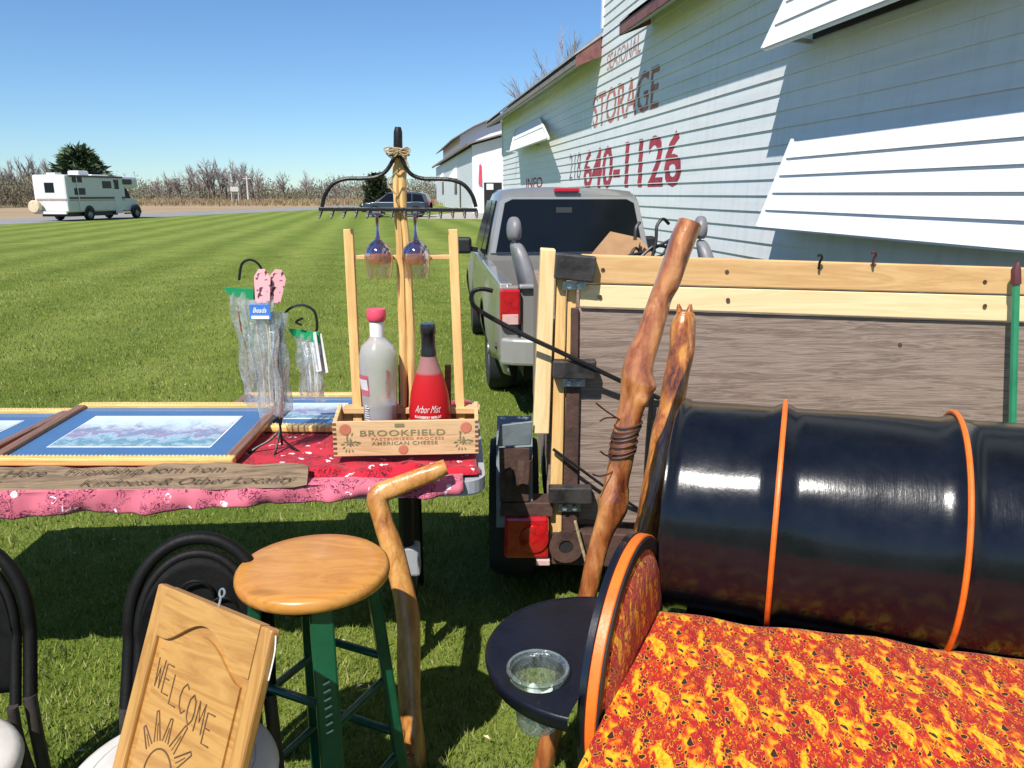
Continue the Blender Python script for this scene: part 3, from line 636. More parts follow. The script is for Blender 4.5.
def awning(name_, s0, s1, zt, zb, n_, rows, b0=None, b1=None):
    th = .035
    def pt(s, t, o=0):   # t 0 top..1 bottom
        e0 = s0 if b0 is None else b0; e1 = s1 if b1 is None else b1; q = (s-s0)/(s1-s0)
        return (s+t*((1-q)*(e0-s0)+q*(e1-s1)), .03+(n_-.03)*t+o, zt+(zb-zt)*t)
    mb = MB(); n0 = len(mb.v); k = 0
    pr = []
    for i in range(rows): pr += [(i/rows, .0), ((i+1)/rows, .026)]
    for (t_, o) in pr: mb.v += [pt(s0, t_, o+th), pt(s1, t_, o+th)]
    for i in range(len(pr)-1): a = n0+2*i; mb.f.append((a, a+1, a+3, a+2))
    mb.hexa([pt(s0, 0, 0), pt(s1, 0, 0), pt(s1, 1, 0), pt(s0, 1, 0), pt(s0, 0, th-.002), pt(s1, 0, th-.002), pt(s1, 1, th-.002), pt(s0, 1, th-.002)])
    a = mb.build('awning', M['awning_white'], bld); a['label'] = name_
    for s_ in (s0, s1):
        MB().beam(pt(s_, -.01, .03), pt(s_, 1.01, .03), .05, .07).build('edge_trim', M['awning_white'], a)
    MB().beam(pt(s0-.02, 1.0, .02), pt(s1+.02, 1.0, .02), .05, .035).build('edge_trim', M['awning_white'], a)
    for s_ in (s0+.12, s1-.12):
        MB().beam((s_, .03, zb+.05), (s_, n_-.02, zb+.08), .04, .04).build('brace', M['soffit'], a)
awning('lower wide white window awning', .5, 8.45, 2.13, 1.27, .34, 5)
awning('upper wide white window awning under the roof edge', .5, 8.45, 3.86, 3.0, .42, 4)
awning('small white window awning', 22.93, 27.14, 3.64, onwall(549.5, 138, .42)[1], .42, 2, onwall(549.5, 138, .42)[0], onwall(511.5, 146, .42)[0])
MB().box((25.0, .03, 3.3), (3.6, .02, .5)).build('window', M['car_glass'], bld)  # dark pane put where there is only the small awning's shade
MB().box((4.6, .028, 3.42), (7.4, .02, .7)).build('window', M['dark_open'], bld)
MB().box((4.5, .028, 1.6), (7.4, .02, .6)).build('window', M['dark_open'], bld)
def wall_text(s, s_left, s_right, z0, z1, m, **kw):
    """letters painted board by board; s_left is the end nearer the far corner"""
    v, f = text_fit(s, 0, abs(s_left-s_right), z0, z1, **kw)
    import bmesh
    out = MB(); zz = .01+EXP*math.floor((z0-.01)/EXP)
    while zz < z1:
        bm = bmesh.new(); vv = [bm.verts.new((s_left-x, 0, y)) for x, y in v]
        for q in f:
            try: bm.faces.new([vv[i] for i in q])
            except ValueError: pass
        for cz, nz in ((zz+.016, -1), (zz+EXP-.001, 1)):
            bmesh.ops.bisect_plane(bm, geom=bm.verts[:]+bm.edges[:]+bm.faces[:], plane_co=(0, 0, cz), plane_no=(0, 0, nz), clear_outer=True)
        bm.verts.index_update()
        out.add([(q.co.x, LAPO+(.004-LAPO)*((q.co.z-zz)/EXP)+.003, q.co.z) for q in bm.verts], [tuple(q.index for q in ff.verts) for ff in bm.faces]); bm.free(); zz += EXP
    o = out.build('lettering', m, bld); o['label'] = 'painted word or number: '+s; return o
wall_text('STORAGE', 17.05, 12.95, 2.90, 3.55, M['paint_rust'], bold=.012)
wall_text('SEASONAL', 16.05, 13.95, 3.87, 4.17, M['paint_old'], bold=.01)
wall_text('218', 19.2, 18.05, 1.9, 2.5, M['paint_dark'])
wall_text('640-1126', 17.75, 11.8, 1.70, 2.51, M['paint_red'], bold=.02)
wall_text('INFO', 25.3, 22.6, 1.76, 2.07, M['paint_red'], bold=.02)

# ------------------------------------------------------------------ second building
b2 = thing('barn', 'distant white barn with arched roof line and small window awnings', 'building', (-3.4, 69, 0), WA)
wl = MB(); siding(wl, 0, 56, .01, 5.51); wl.build('wall', M['white_wall'], b2)
mb = MB(); arc = [(0, 0), (0, 5.6), (-4, 6.7), (-9, 7.6), (-14, 7.8), (-14, 0)]
mb.prism(arc, (-.0, -.0, 0), (0, 1, 0), (0, 0, 1), (1, 0, 0), .25); mb.build('end_wall', M['awning_white'], b2)
MB().box((28, -7, 2.6), (55, 13.8, 5.2)).build('core', M['white_wall'], b2)
MB().beam((-.6, .5, 5.6), (57, .5, 5.6), .18, .22).build('fascia', M['roof_brown'], b2)
mb = MB(); top = [(.6, 5.5), (0, 5.75), (-4, 6.85), (-9, 7.75), (-14, 8.0)]
mb.prism(top+[(x, z+.12) for x, z in reversed(top)], (-.6, 0, 0), (0, 1, 0), (0, 0, 1), (1, 0, 0), 57.5); mb.build('roof', M['roof_brown'], b2)
up = [(-.8, 5.0), (-.8, 7.85), (-2.2, 8.65), (-3.6, 9.25), (-5.4, 9.75), (-8, 10.05), (-13.8, 10.1), (-13.8, 5)]
up0 = 21
mb = MB(); mb.prism(up, (up0, .0, 0), (0, 1, 0), (0, 0, 1), (1, 0, 0), 30); mb.build('upper_wall', M['awning_white'], b2)
tp = [(.2, 7.3), (-.8, 7.9), (-2.2, 8.7), (-3.6, 9.3), (-5.4, 9.8), (-8, 10.1), (-13.8, 10.15)]
mb = MB(); mb.prism(tp+[(x, z+.12) for x, z in reversed(tp)], (up0-.8, 0, 0), (0, 1, 0), (0, 0, 1), (1, 0, 0), 32); mb.build('upper_roof', M['roof_brown'], b2)
MB().box((-.02, -3.1, 1.28), (.1, 4.2, 2.55)).build('doorway', M['dark_open'], b2)
MB().box((-.08, -1.5, 2.2), (.1, .6, .5)).build('wall_lamp_box', M['card_white'], b2)
mb = MB(); mb.prism([(0, 0), (.28, .1), (.2, 1.7), (.05, 1.8)], (-.12, -.8, 2.3), (0, 1, 0), (0, 0, 1), (1, 0, 0), .04); mb.build('flag', M['cap_pink'], b2)
for s_ in (16, 38):
    mb = MB(); mb.hexa([(s_, .03, 3.2), (s_+3, .03, 3.2), (s_+3, .8, 3.2), (s_, .8, 3.2), (s_, .03, 4.3), (s_+3, .03, 4.3), (s_+3, .1, 4.3), (s_, .1, 4.3)]); mb.build('awning', M['awning_white'], b2)
    MB().box((s_+1.5, .04, 2.3), (2.6, .05, 1.4)).build('window', M['car_glass'], b2)
MB().box((12, .04, 1.6), (1.2, .05, 2.6)).build('door', M['car_glass'], b2)

# ------------------------------------------------------------------ vehicles
def carside(mb, s, L, xw, zt, zb, prof, ny=60, nz=10):
    """one body side; s=-1 left, 1 right; zt/zb give top/bottom height along y; prof(f,y)->x"""
    def fn(u, v):
        y = L[0]+(L[1]-L[0])*u; a, b_ = zb(y), zt(y); z = a+(b_-a)*v
        return (s*prof(z, y), y, z)
    mb.grid(fn, ny, nz)
def arch(ys, r, zc, base):
    def f(y):
        z = base
        for q in ys:
            if abs(y-q) < r: z = max(z, zc+math.sqrt(r*r-(y-q)**2))
        return z
    return f
def wheel(root, x, y, r, wd, side, name='wheel'):
    ax = (Vector((0, 1, 0)), UP, Vector((side, 0, 0)))
    mb = MB(); mb.lathe([(r*.62, -wd), (r*.93, -wd), (r, -wd*.75), (r, -wd*.25), (r*.93, 0), (r*.66, .0), (r*.62, -.02)], 32, (x, y, r), ax)
    w_ = mb.build(name, M['tire'], root, smooth=True)
    mb = MB(); mb.lathe([(r*.65, -.01), (r*.6, -.03), (r*.5, -.05), (r*.35, -.03), (r*.16, -.02), (r*.14, .0), (0, .0)], 24, (x, y, r), ax)
    mb.build('rim', M['wheel_metal'], w_, smooth=True)
# pickup: local y forward, origin on the ground under the rear bumper centre
tr = thing('pickup_truck', 'silver pickup truck parked beside the storage building, seen from behind', 'pickup', (.745, 5.42, 0), R(5.7))
W2 = .85
def tprof(z, y):
    z0 = .66; t = (z-z0)
    base = W2-.10*max(0, t)**2*3.0-.35*max(0, -t)**2*1.6
    tail = max(0, .14-y); nose = max(0, y-4.35)
    fl = 0
    for q in (1.12, 3.78):
        d = math.hypot(y-q, z-.36)
        if d < .56: fl = max(fl, .035*(1-max(0, (d-.42))/.14))
    return base-tail*tail*2.2-nose*nose*.55+fl
ztop = lambda y: 1.0 if y < 3.1 else 1.0-(y-3.1)*.03-(max(0, y-4.3)**2)*.35
zbot = arch((1.12, 3.78), .40, .36, .36)
for s in (-1, 1):
    mb = MB(); carside(mb, s, (.0, 4.75), W2, ztop, zbot, tprof, 95, 12); mb.build('body_side', M['truck'], tr, smooth=True, angle=60, solid=.012)
    MB().box((s*.79, 1.0, .99), (.09, 1.98, .03)).build('bed_rail', M['truck_light'], tr, bevel=.012)
    mb = MB(); mb.grid(lambda u, v: (s*.745, .03+1.93*u, .55+.44*v), 2, 2); mb.build('bed_wall', M['truck'], tr)
    wheel(tr, s*.845, 1.12, .34, .22, s); wheel(tr, s*.845, 3.78, .34, .22, s)
    mb = MB(); mb.lathe([(.41, -.25), (.41, -.02)], 24, (s*.845, 1.12, .36), (Vector((0, 1, 0)), UP, Vector((s, 0, 0))), 0, math.pi); mb.lathe([(.41, -.25), (.41, -.02)], 24, (s*.845, 3.78, .36), (Vector((0, 1, 0)), UP, Vector((s, 0, 0))), 0, math.pi)
    mb.build('wheel_well', M['black_trim'], tr, smooth=True, solid=.01)
    MB().box((s*.768, .022, .74), (.138, .05, .50)).build('rear_corner', M['truck'], tr, bevel=.015)
    MB().box((s*.765, -.008, .845), (.14, .09, .25)).build('tail_light', M['red_lens'], tr, bevel=.015)
    o = MB().box((s*.765, -.055, .765), (.11, .01, .07)); o.build('reverse_lens', M['pale_lens'], tr, bevel=.003)
    # side mirror
    mm = MB().box((s*.98, 2.95, 1.08), (.20, .10, .17)).build('side_mirror', M['black_trim'], tr, bevel=.03)
    MB().beam((s*.82, 2.98, 1.03), (s*.92, 2.96, 1.05), .06, .05).build('mirror_arm', M['black_trim'], mm)
MB().box((0, .022, .80), (1.38, .05, .38)).build('tailgate', M['truck'], tr, bevel=.015)
MB().box((0, -.008, .985), (1.40, .07, .03)).build('tailgate_top', M['truck_light'], tr, bevel=.01)
for s in (-1, 1): MB().box((s*.697, -.004, .80), (.008, .012, .37)).build('tailgate_gap', M['black_trim'], tr)
MB().box((0, -.01, .82), (.28, .02, .07)).build('tailgate_handle', M['black_trim'], tr, bevel=.006)
bm_ = MB(); bm_.loft([[(x, -.13+.12*(abs(x)/.83)**4-yy*.0, z) for (yy, z) in ((0, .44), (0, .63))]+[(x, .05, .63), (x, .05, .44)] for x in [(-.83+.083*i) for i in range(21)]])
bm_.build('rear_bumper', M['truck_light'], tr, bevel=.02)
MB().box((0, -.14, .605), (.5, .012, .035)).build('bumper_step', M['black_trim'], tr)
MB().box((0, 1.0, .56), (1.5, 1.95, .04)).build('bed_floor', M['black_trim'], tr)
MB().box((0, 1.99, .77), (1.5, .04, .46)).build('bed_front', M['truck'], tr)
MB().box((0, 2.3, .36), (1.3, 4.3, .10)).build('chassis', M['black_trim'], tr)
# cab greenhouse
def ring(y, zb_, w0, z1, w1, n=8):
    pts = [(-w0, y, zb_), (-w0*.5-w1*.5, y, (zb_+z1)/2)]
    for i in range(n+1):
        a = math.pi*i/n; pts.append((-math.cos(a)*w1 if 0 < i < n else (-w1 if i == 0 else w1), y, z1-.07+math.sin(a)**.6*.07 if 0 < i < n else z1-.07))
    pts += [(w0*.5+w1*.5, y, (zb_+z1)/2), (w0, y, zb_)]; return pts
cab = MB(); cab.loft([ring(2.02, .96, .78, 1.10, .77), ring(2.10, .96, .785, 1.60, .66), ring(2.22, .96, .79, 1.655, .655), ring(2.9, .96, .79, 1.67, .66), ring(3.3, .96, .79, 1.62, .655), ring(3.9, .96, .79, 1.06, .74), ring(3.98, .96, .79, .98, .78)])
cab.build('cab', M['truck'], tr, smooth=True, angle=50)
MB().box((0, 3.0, .66), (1.6, 1.95, .64)).build('cab_lower', M['truck'], tr, bevel=.04)
mb = MB(); mb.loft([[(-.76, 3.9, .99), (-.5, 3.9, 1.02), (.5, 3.9, 1.02), (.76, 3.9, .99)], [(-.76, 4.4, .95), (-.5, 4.4, .99), (.5, 4.4, .99), (.76, 4.4, .95)], [(-.70, 4.75, .86), (-.5, 4.75, .90), (.5, 4.75, .90), (.70, 4.75, .86)]], cap=False, closed=False); mb.build('hood', M['truck'], tr, smooth=True, solid=.02)
MB().box((0, 4.70, .60), (1.5, .12, .45)).build('front_end', M['truck'], tr, bevel=.05)
# rear window frame, glass, third brake light: on the sloped rear plane of the cab
ey = Vector((0, 2.098-2.012, 1.58-1.05)).normalized(); rp = Vector((0, 2.025, 1.10)); nn = Vector((1, 0, 0)).cross(ey)
win = [(-.70, -.03), (.70, -.03), (.61, .42), (.54, .455), (-.54, .455), (-.61, .42)]
MB().prism([(x*1.07, y*1.06-.005) for x, y in win], rp-nn*-.012, (1, 0, 0), ey, nn, -.012).build('window_seal', M['truck_light'], tr)
gw = MB().prism(win, rp+nn*.0165, (1, 0, 0), ey, nn, .008).build('rear_window', M['car_glass'], tr)
for s_ in (-.28,): MB().prism([(-.13, .33), (.02, .33), (.02, .38), (-.13, .38)], rp+nn*.0255, (1, 0, 0), ey, nn, .003).build('interior_mirror', M['black_soft'], gw)
MB().box((-.03, 2.085, 1.633), (.24, .05, .035), Matrix.Rotation(R(-10), 4, 'X')).build('brake_light', M['red_lens'], tr, bevel=.008)
for s in (-1, 1):
    # side glass
    def sp(y, z): return (s*(.805-.145*max(0, (z-.99))/.62), y, z)
    mb = MB(); mb.quad(sp(2.16, 1.03), sp(2.62, 1.03), sp(2.62, 1.54), sp(2.24, 1.54)); mb.quad(sp(2.70, 1.03), sp(3.72, 1.03), sp(3.36, 1.53), sp(2.70, 1.54))
    mb.build('side_window', M['car_glass'], tr, solid=.012)
MB().tube([tuple(P(497, 345, Y=5.4)-Vector(tr.location)+Vector((.0, .12, 0)))]*1+[(-.80, .3, .45), (-.6, .5, .38)], .02, 6).build('tail_pipe', M['rust'], tr)

# motorhome: rear faces the camera
RVy = 48; pl = P(36.5, 221, Y=RVy); prr = P(71, 222, Y=RVy)
rv = thing('motorhome', 'white motorhome with dark stripe and roof air conditioner parked on the road edge', 'motorhome', ((pl.x+prr.x)/2, RVy, 0), R(-8))
hw = (prr.x-pl.x)/2+.05
MB().box((0, 2.85, 1.62), (hw*2, 5.7, 2.2)).build('body', M['rv_white'], rv, bevel=.10)
MB().box((0, 6.25, 2.36), (hw*1.94, 2.1, .76)).build('cab_over', M['rv_white'], rv, bevel=.18)
nose = MB(); nw = hw*.86
nose.loft([[(-nw, y, .5), (nw, y, .5), (nw*1.0, y, zm), (nw*.86, y, zt), (-nw*.86, y, zt), (-nw, y, zm)] for y, zm, zt in ((5.6, 1.3, 2.1), (6.1, 1.3, 2.05), (6.5, 1.28, 1.45), (7.0, 1.18, 1.24), (7.3, 1.0, 1.08), (7.36, .8, .9))]); nose.build('cab', M['rv_white'], rv, bevel=.04)
for s in (-1, 1):
    MB().quad((s*(nw+.01), 5.75, 1.33), (s*(nw+.01), 6.45, 1.33), (s*(nw*.9+.01), 6.2, 1.95), (s*(nw*.9+.01), 5.75, 1.98)).build('cab_window', M['car_glass'], rv, solid=.02)
    for y0, y1, z0, z1 in ((.72, 1.7, 1.55, 1.95), (.62, 1.5, 2.28, 2.62), (3.4, 4.3, 1.95, 2.4), (4.55, 5.05, 1.9, 2.5), (5.5, 6.5, 2.22, 2.55)):
        MB().box((s*(hw+.005), (y0+y1)/2, (z0+z1)/2), (.03, y1-y0, z1-z0)).build('window', M['car_glass'], rv, bevel=.01)
    MB().box((s*(hw+.004), 2.9, 1.36), (.02, 5.4, .13)).build('stripe', M['rv_stripe'], rv)
    MB().box((s*(hw+.004), 2.9, 1.22), (.02, 5.4, .05)).build('stripe', M['rv_stripe2'], rv)
    for y in (1.9, 6.75):
        MB().lathe([(.42, -.2), (.42, .0)], 20, (s*(hw-.0), y, .42), (Vector((0, 1, 0)), UP, Vector((s, 0, 0))), 0, math.pi).build('wheel_arch', M['black_trim'], rv)
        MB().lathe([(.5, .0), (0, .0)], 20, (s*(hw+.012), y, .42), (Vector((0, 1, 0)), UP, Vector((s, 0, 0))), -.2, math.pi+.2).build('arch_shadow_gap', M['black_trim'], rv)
        wheel(rv, s*(hw+.05), y, .37, .25, s)
    MB().box((s*(hw*.9), 6.0, .35), (.1, .9, .1)).build('running_board', M['black_trim'], rv)
MB().box((hw+.01, 4.85, 1.35), (.02, .72, 1.95)).build('entry_door', M['rv_white'], rv, bevel=.005)
MB().tube([(hw+.04, .95, 2.7), (hw+.06, 1.02, .6)], .03, 6).build('awning_arm', M['white_plastic'], rv)
MB().tube([(hw+.06, .3, 2.66), (hw+.06, 5.4, 2.66)], .06, 8).build('awning_roll', M['rv_stripe'], rv)
MB().box((0, -.005, 1.97), (.62, .03, .58)).build('rear_window', M['car_glass'], rv, bevel=.01)
MB().box((.05, -.008, 1.27), (hw*1.8, .02, .12)).build('rear_stripe', M['rv_stripe2'], rv)
MB().box((.0, -.16, .5), (hw*2, .15, .16)).build('rear_bumper', M['rv_white'], rv, bevel=.02)
ax = (Vector((1, 0, 0)), UP, Vector((0, -1, 0)))
MB().lathe([(.37, 0), (.38, .22), (.33, .27), (0, .28)], 24, (-hw*.78, -.2, .86), ax).build('spare_tyre_cover', M['tan_cover'], rv, smooth=True)
MB().box((0, 2.6, .42), (hw*1.7, 4.6, .3)).build('chassis', M['black_trim'], rv)
MB().box((.1, 2.6, 2.86), (.75, 1.0, .3)).build('air_conditioner', M['white_plastic'], rv, bevel=.08)
MB().box((-.2, .8, 2.78), (.6, .6, .13)).build('roof_vent', M['white_plastic'], rv, bevel=.03)
MB().box((.1, 4.4, 2.77), (.4, 1.6, .1)).build('roof_vent', M['white_plastic'], rv, bevel=.03)

# SUV side-on, front to the left. local x = forward(left)
p = P(398, 216, Y=57)
sv = thing('suv', 'dark slate SUV parked sideways on the lawn before the barn', 'suv', (p.x, 57, 0), R(88))
def sprof(z, y):
    t = z-.7; nose = max(0, abs(y)-1.9)
    return .93-.10*max(0, t)**2*3-nose*nose*.5
top_ = lambda y: 1.08 if y < 1.0 else 1.08-(y-1.0)*.10-max(0, y-2.1)**2*.8
bot_ = arch((-1.45, 1.45), .41, .38, .36)
for s in (-1, 1):
    mb = MB(); carside(mb, s, (-2.4, 2.4), .93, lambda y: top_(y), bot_, sprof, 80, 8); mb.build('body_side', M['suv'], sv, smooth=True, solid=.02)
    MB().box((s*.935, 0, .45), (.03, 2.0, .16)).build('lower_trim', M['suv_low'], sv)
    for y in (-1.45, 1.45): wheel(sv, s*.93, y, .37, .24, s)
MB().box((0, 0, .73), (1.72, 4.5, .62)).build('body', M['suv'], sv, bevel=.15)
gr = MB()
def r2(y, zt, w1): return [(-.88, y, 1.02), (-w1, y, zt), (w1, y, zt), (.88, y, 1.02)]
gr.loft([r2(-2.36, 1.05, .86), r2(-2.1, 1.60, .70), r2(-1.6, 1.72, .70), r2(0, 1.76, .70), r2(.5, 1.70, .70), r2(1.45, 1.06, .82)]); gr.build('roof', M['suv'], sv, smooth=True)
for s in (-1, 1):
    def q(y, z): return (s*(.895-.17*(z-1.02)/.7), y, z)
    mb = MB(); mb.quad(q(-2.05, 1.1), q(-1.2, 1.1), q(-1.2, 1.62), q(-1.85, 1.56)); mb.quad(q(-1.12, 1.1), q(-.15, 1.1), q(-.15, 1.66), q(-1.12, 1.63)); mb.quad(q(-.07, 1.1), q(1.2, 1.1), q(.55, 1.62), q(-.07, 1.66)); mb.build('side_window', M['car_glass'], sv, solid=.02)
    MB().box((s*.80, -2.36, 1.0), (.12, .1, .3)).build('tail_light', M['red_lens'], sv, bevel=.02)
    MB().box((s*.70, 2.30, .85), (.28, .16, .16)).build('headlight', M['card_white'], sv, bevel=.03)
MB().box((0, 2.25, .6), (1.6, .2, .5)).build('bumper', M['suv_low'], sv, bevel=.05)

# bucket seats in the truck bed
def bucket(x, y, rz, label):
    t = thing('car_seat', label, 'car seat', (x, y, .585), rz, 'gray bucket seats loaded in the truck bed')
    mb = MB(); rings = []
    for z, w_, y0, d in ((.12, .23, .16, .13), (.25, .24, .19, .14), (.42, .235, .23, .13), (.55, .21, .27, .12), (.64, .16, .30, .10), (.67, .10, .31, .06)):
        rings.append([(w_*math.copysign(abs(math.cos(a))**.6, math.cos(a)), y0+d*.5*math.copysign(abs(math.sin(a))**.7, math.sin(a)), z) for a in [2*math.pi*i/16 for i in range(16)]])
    mb.loft(rings).build('backrest', M['seat_gray'], t, smooth=True, sub=1)
    mb = MB(); rings = []
    for z, w_ in ((.675, .09), (.70, .125), (.76, .135), (.81, .12), (.845, .08), (.852, .03)):
        rings.append([(w_*math.copysign(abs(math.cos(a))**.7, math.cos(a)), .32+w_*.42*math.sin(a), z) for a in [2*math.pi*i/16 for i in range(16)]])
    h_ = mb.loft(rings).build('headrest', M['seat_gray'], t, smooth=True, sub=1)
    MB().tube([(-.05, .32, .6), (-.05, .32, .72)], .008, 6).build('headrest_post', M['galv'], h_)
    MB().tube([(.05, .32, .6), (.05, .32, .72)], .008, 6).build('headrest_post', M['galv'], h_)
    MB().box((0, -.08, .12), (.46, .46, .15)).build('seat_cushion', M['seat_gray'], t, bevel=.05)
    return t
p = P(519, 240, Y=5.95); bucket(p.x+.28, 5.95, R(97), 'gray car seat with headrest in the truck bed, behind the left tail light')
p = P(707, 225, Y=6.1); bucket(p.x+.28, 6.1, R(80), 'gray car seat at the right of the truck bed, behind the big glossy stick')
# cardboard and black frame in the bed
pc = P(622, 262, Y=5.75); mb = MB()
cb_ = thing('cardboard_sheet', 'folded brown cardboard piece poking up from the truck bed', 'cardboard', (pc.x, 5.75, .585))
a = [P(585, 262, Y=5.8), P(612, 232, Y=5.75), P(640, 238, Y=5.85), P(664, 262, Y=5.9)]
mb.prism([(q.x-pc.x, q.z-.585) for q in (a[0], a[1], a[2])]+[(a[2].x-pc.x+.02, .01), (a[0].x-pc.x, .01)], (0, 0, 0), (1, 0, 0), (0, .12, 1), (0, 1, 0), .008); mb.build('panel', M['cardboard'], cb_)
mb = MB(); mb.prism([(a[2].x-pc.x, a[2].z-.585), (a[3].x-pc.x, a[3].z-.585-.03), (a[3].x-pc.x, .01), (a[2].x-pc.x+.02, .01)], (0, .01, 0), (1, 0, 0), (0, .2, 1), (0, 1, 0), .008); mb.build('flap', M['cardboard'], cb_)
fr = thing('metal_rack', 'tangled black metal rack with curled hook lying in the truck bed', 'rack', (P(660, 260, Y=5.7).x, 5.7, .585))
for pts in ([(628, 262), (636, 248), (648, 262), (655, 250)], [(640, 258), (655, 246), (672, 250), (672, 262)], [(628, 256), (650, 250), (670, 240)], [(652, 258), (656, 240), (657, 226), (663, 219), (669, 224)], [(635, 240), (636, 228), (640, 222)], [(630, 262), (660, 256), (668, 244)]):
    pp = spline([tuple(P(x, y, Y=5.7+.02*i)) for i, (x, y) in enumerate(pts)], 5); MB().tube(pp, .012, 6).build('bar', M['iron'], fr, world=True, smooth=True)
mb = MB(); [mb.tube([P(x, 262, Y=5.72), (P(x, 262, Y=5.72).x, 5.72, .60)], .01, 5) for x in (632, 668)]; mb.build('leg', M['iron'], fr, world=True)

# ------------------------------------------------------------------ trailer
TY = 2.8
tl = thing('utility_trailer', 'wood sided utility trailer with gray plywood tailgate topped by two pine boards', 'trailer', (1.05, TY, 0), 0)
def TP(px, py, d=0.0): return P(px, py, Y=TY+d)
def board(px, name, m, d, th, parent=tl, bev=.004):
    """px: 4 pixel corners (tl,tr,br,bl) on a plane at TY+d, thickness th away from the camera"""
    q = [TP(x, y, d) for x, y in px]; mb = MB()
    mb.hexa([q[3], q[2], q[2]+Vector((0, th, 0)), q[3]+Vector((0, th, 0)), q[0], q[1], q[1]+Vector((0, th, 0)), q[0]+Vector((0, th, 0))])
    return mb.build(name, m, parent, world=True, bevel=bev)
def ext(p0, p1, x): return (x, p0[1]+(p1[1]-p0[1])*(x-p0[0])/(p1[0]-p0[0]))
RX = 1120
top0, top1 = (597, 255), (1024, 268); mid0, mid1 = (580, 283), (1024, 295); bo0, bo1 = (580, 307), (1024, 322)
L_ = lambda a, b_, x: ext(a, b_, x)
board([L_(top0, top1, 582), L_(top0, top1, RX), L_(mid0, mid1, RX), L_(mid0, mid1, 582)], 'top_board', M['pine'], .0, .038)
board([(580, 284.2), (RX, L_(mid0, mid1, RX)[1]+1.2), L_(bo0, bo1, RX), (580, 307)], 'second_board', M['pine_pale'], .004, .038)
board([(578, 308.5), (RX, 327), (RX, 560), (578, 519)], 'tailgate_panel', M['gray_ply'], .02, .02)
# uprights
board([(541, 249), (556, 250), (549, 434), (533, 434)], 'corner_post', M['pine_v'], -.02, .09)
board([(557, 262), (567, 262), (561, 560), (549, 540)], 'inner_post', M['pine_v2'], .0, .05)
board([(568, 282), (577, 282), (570, 545), (560.5, 545)], 'stake', M['pine_v2'], .015, .04)
board([(566.5, 385), (580, 385), (577, 532), (562, 532)], 'steel_stake', M['rust'], .0, .03)
board([(571, 308), (579, 308), (578, 384), (570, 384)], 'steel_stake', M['rust'], .004, .03)
zb_ = TP(560, 540).z
xl = TP(556, 400).x; xr = 2.0
mb = MB(); mb.box(((xl+xr)/2, TY+1.1, zb_+.02), (xr-xl, 2.1, .05)); mb.build('deck', M['rust'], tl, world=True)
for x_, mm_ in ((xl-.01, M['gray_ply']), (xr+.01, M['gray_ply'])):
    mb = MB(); mb.box((x_, TY+1.15, (zb_+1.12)/2+.02), (.03, 2.1, 1.10-zb_)); mb.build('side_panel', mm_, tl, world=True)
mb = MB(); mb.box(((xl+xr)/2, TY+2.2, (zb_+1.1)/2), (xr-xl, .03, 1.05-zb_)); mb.build('front_panel', M['gray_ply'], tl, world=True)
for (x_, y_) in ((603, 270), (727, 272), (985, 282), (600, 297), (728, 300), (985, 306), (640, 330), (900, 345)):
    c_ = TP(x_, y_, -.0012 if y_ < 320 else .019); mb = MB(); mb.lathe([(.0, .001), (.0075, .001), (.0078, -.001)], 10, c_, (Vector((1, 0, 0)), UP, Vector((0, -1, 0)))); mb.build('screw', M['rust'], tl, world=True)
# rear frame beam with round hole plate
board([(553, 533), (600, 531), (RX, 545), (RX, 575), (553, 563)][0:1]+[(RX, 548), (RX, 590), (545, 564)], 'rear_beam', M['rust'], -.01, .06)
hp = TP(566, 546, -.035)
mb = MB(); ax = (Vector((1, 0, 0)), UP, Vector((0, -1, 0))); mb.lathe([(.028, 0), (.065, 0), (.065, .012), (.028, .012), (.028, 0)], 20, hp, ax, fn=lambda a, h: 1.0); mb.build('hole_plate', M['rust'], tl, world=True)
mb = MB(); mb.lathe([(.027, .006), (0, .006)], 16, hp, ax); mb.build('socket', M['dark_open'], tl, world=True)
# light bracket, tail light, fender, wheel
board([(501, 503), (553, 503), (553, 517), (500, 517)], 'light_bracket', M['rust'], -.03, .10)
lt = board([(505, 518), (549, 518), (549, 559), (504, 559)], 'tail_light', M['red_lens'], -.045, .07, bev=.012)
c_ = TP(537, 538, -.05); MB().lathe([(.052, 0), (.050, .008), (.02, .014), (0, .014)], 24, c_, ax).build('round_lens', M['red_lens'], lt, world=False) if False else None
mb = MB(); mb.lathe([(.058, -.004), (.054, .008), (.02, .014), (0, .014)], 24, TP(534, 539, -.045), ax); mb.build('lens', M['red_lens'], lt, world=True, smooth=True)
board([(536, 560), (550, 560), (550, 566), (536, 566)], 'plate_lamp', M['pale_lens'], -.045, .04)
mb = MB(); f0 = TP(497, 421, .15); f1 = TP(534, 421, .15)
path = [(TY-.02, .30), (TY+.0, .48), (TY+.04, .585), (TY+.12, .64), (TY+.28, .655), (TY+.40, .60), (TY+.46, .4)]
zz_ = TP(500, 450, 0).z
mb.loft([[(x, y, z+TP(515, 421, .2).z-.66) for y, z in path] for x in (TP(496, 440).x, TP(533, 440).x)], cap=False, closed=False); mb.build('fender', M['fender'], tl, world=True, solid=.006)
fp = board([(500, 425), (533, 421), (531, 445), (497, 447)], 'fender_flap', M['fender'], -.04, .008)
board([(499, 448), (530, 448), (529, 502), (500, 502)], 'fender_skirt', M['rust'], -.03, .01)
board([(518, 470), (533, 455), (528, 505), (520, 500)], 'fender_brace', M['gray_ply'], -.01, .01)
mb = MB(); r_ = .30; mb.lathe([(r_*.5, -.10), (r_*.92, -.10), (r_, -.06), (r_, .06), (r_*.92, .10), (r_*.5, .10)], 28, (TP(514, 500).x, TY+.36, .30), (Vector((0, 1, 0)), UP, Vector((-1, 0, 0)))); mb.build('wheel', M['tire'], tl, world=True, smooth=True)
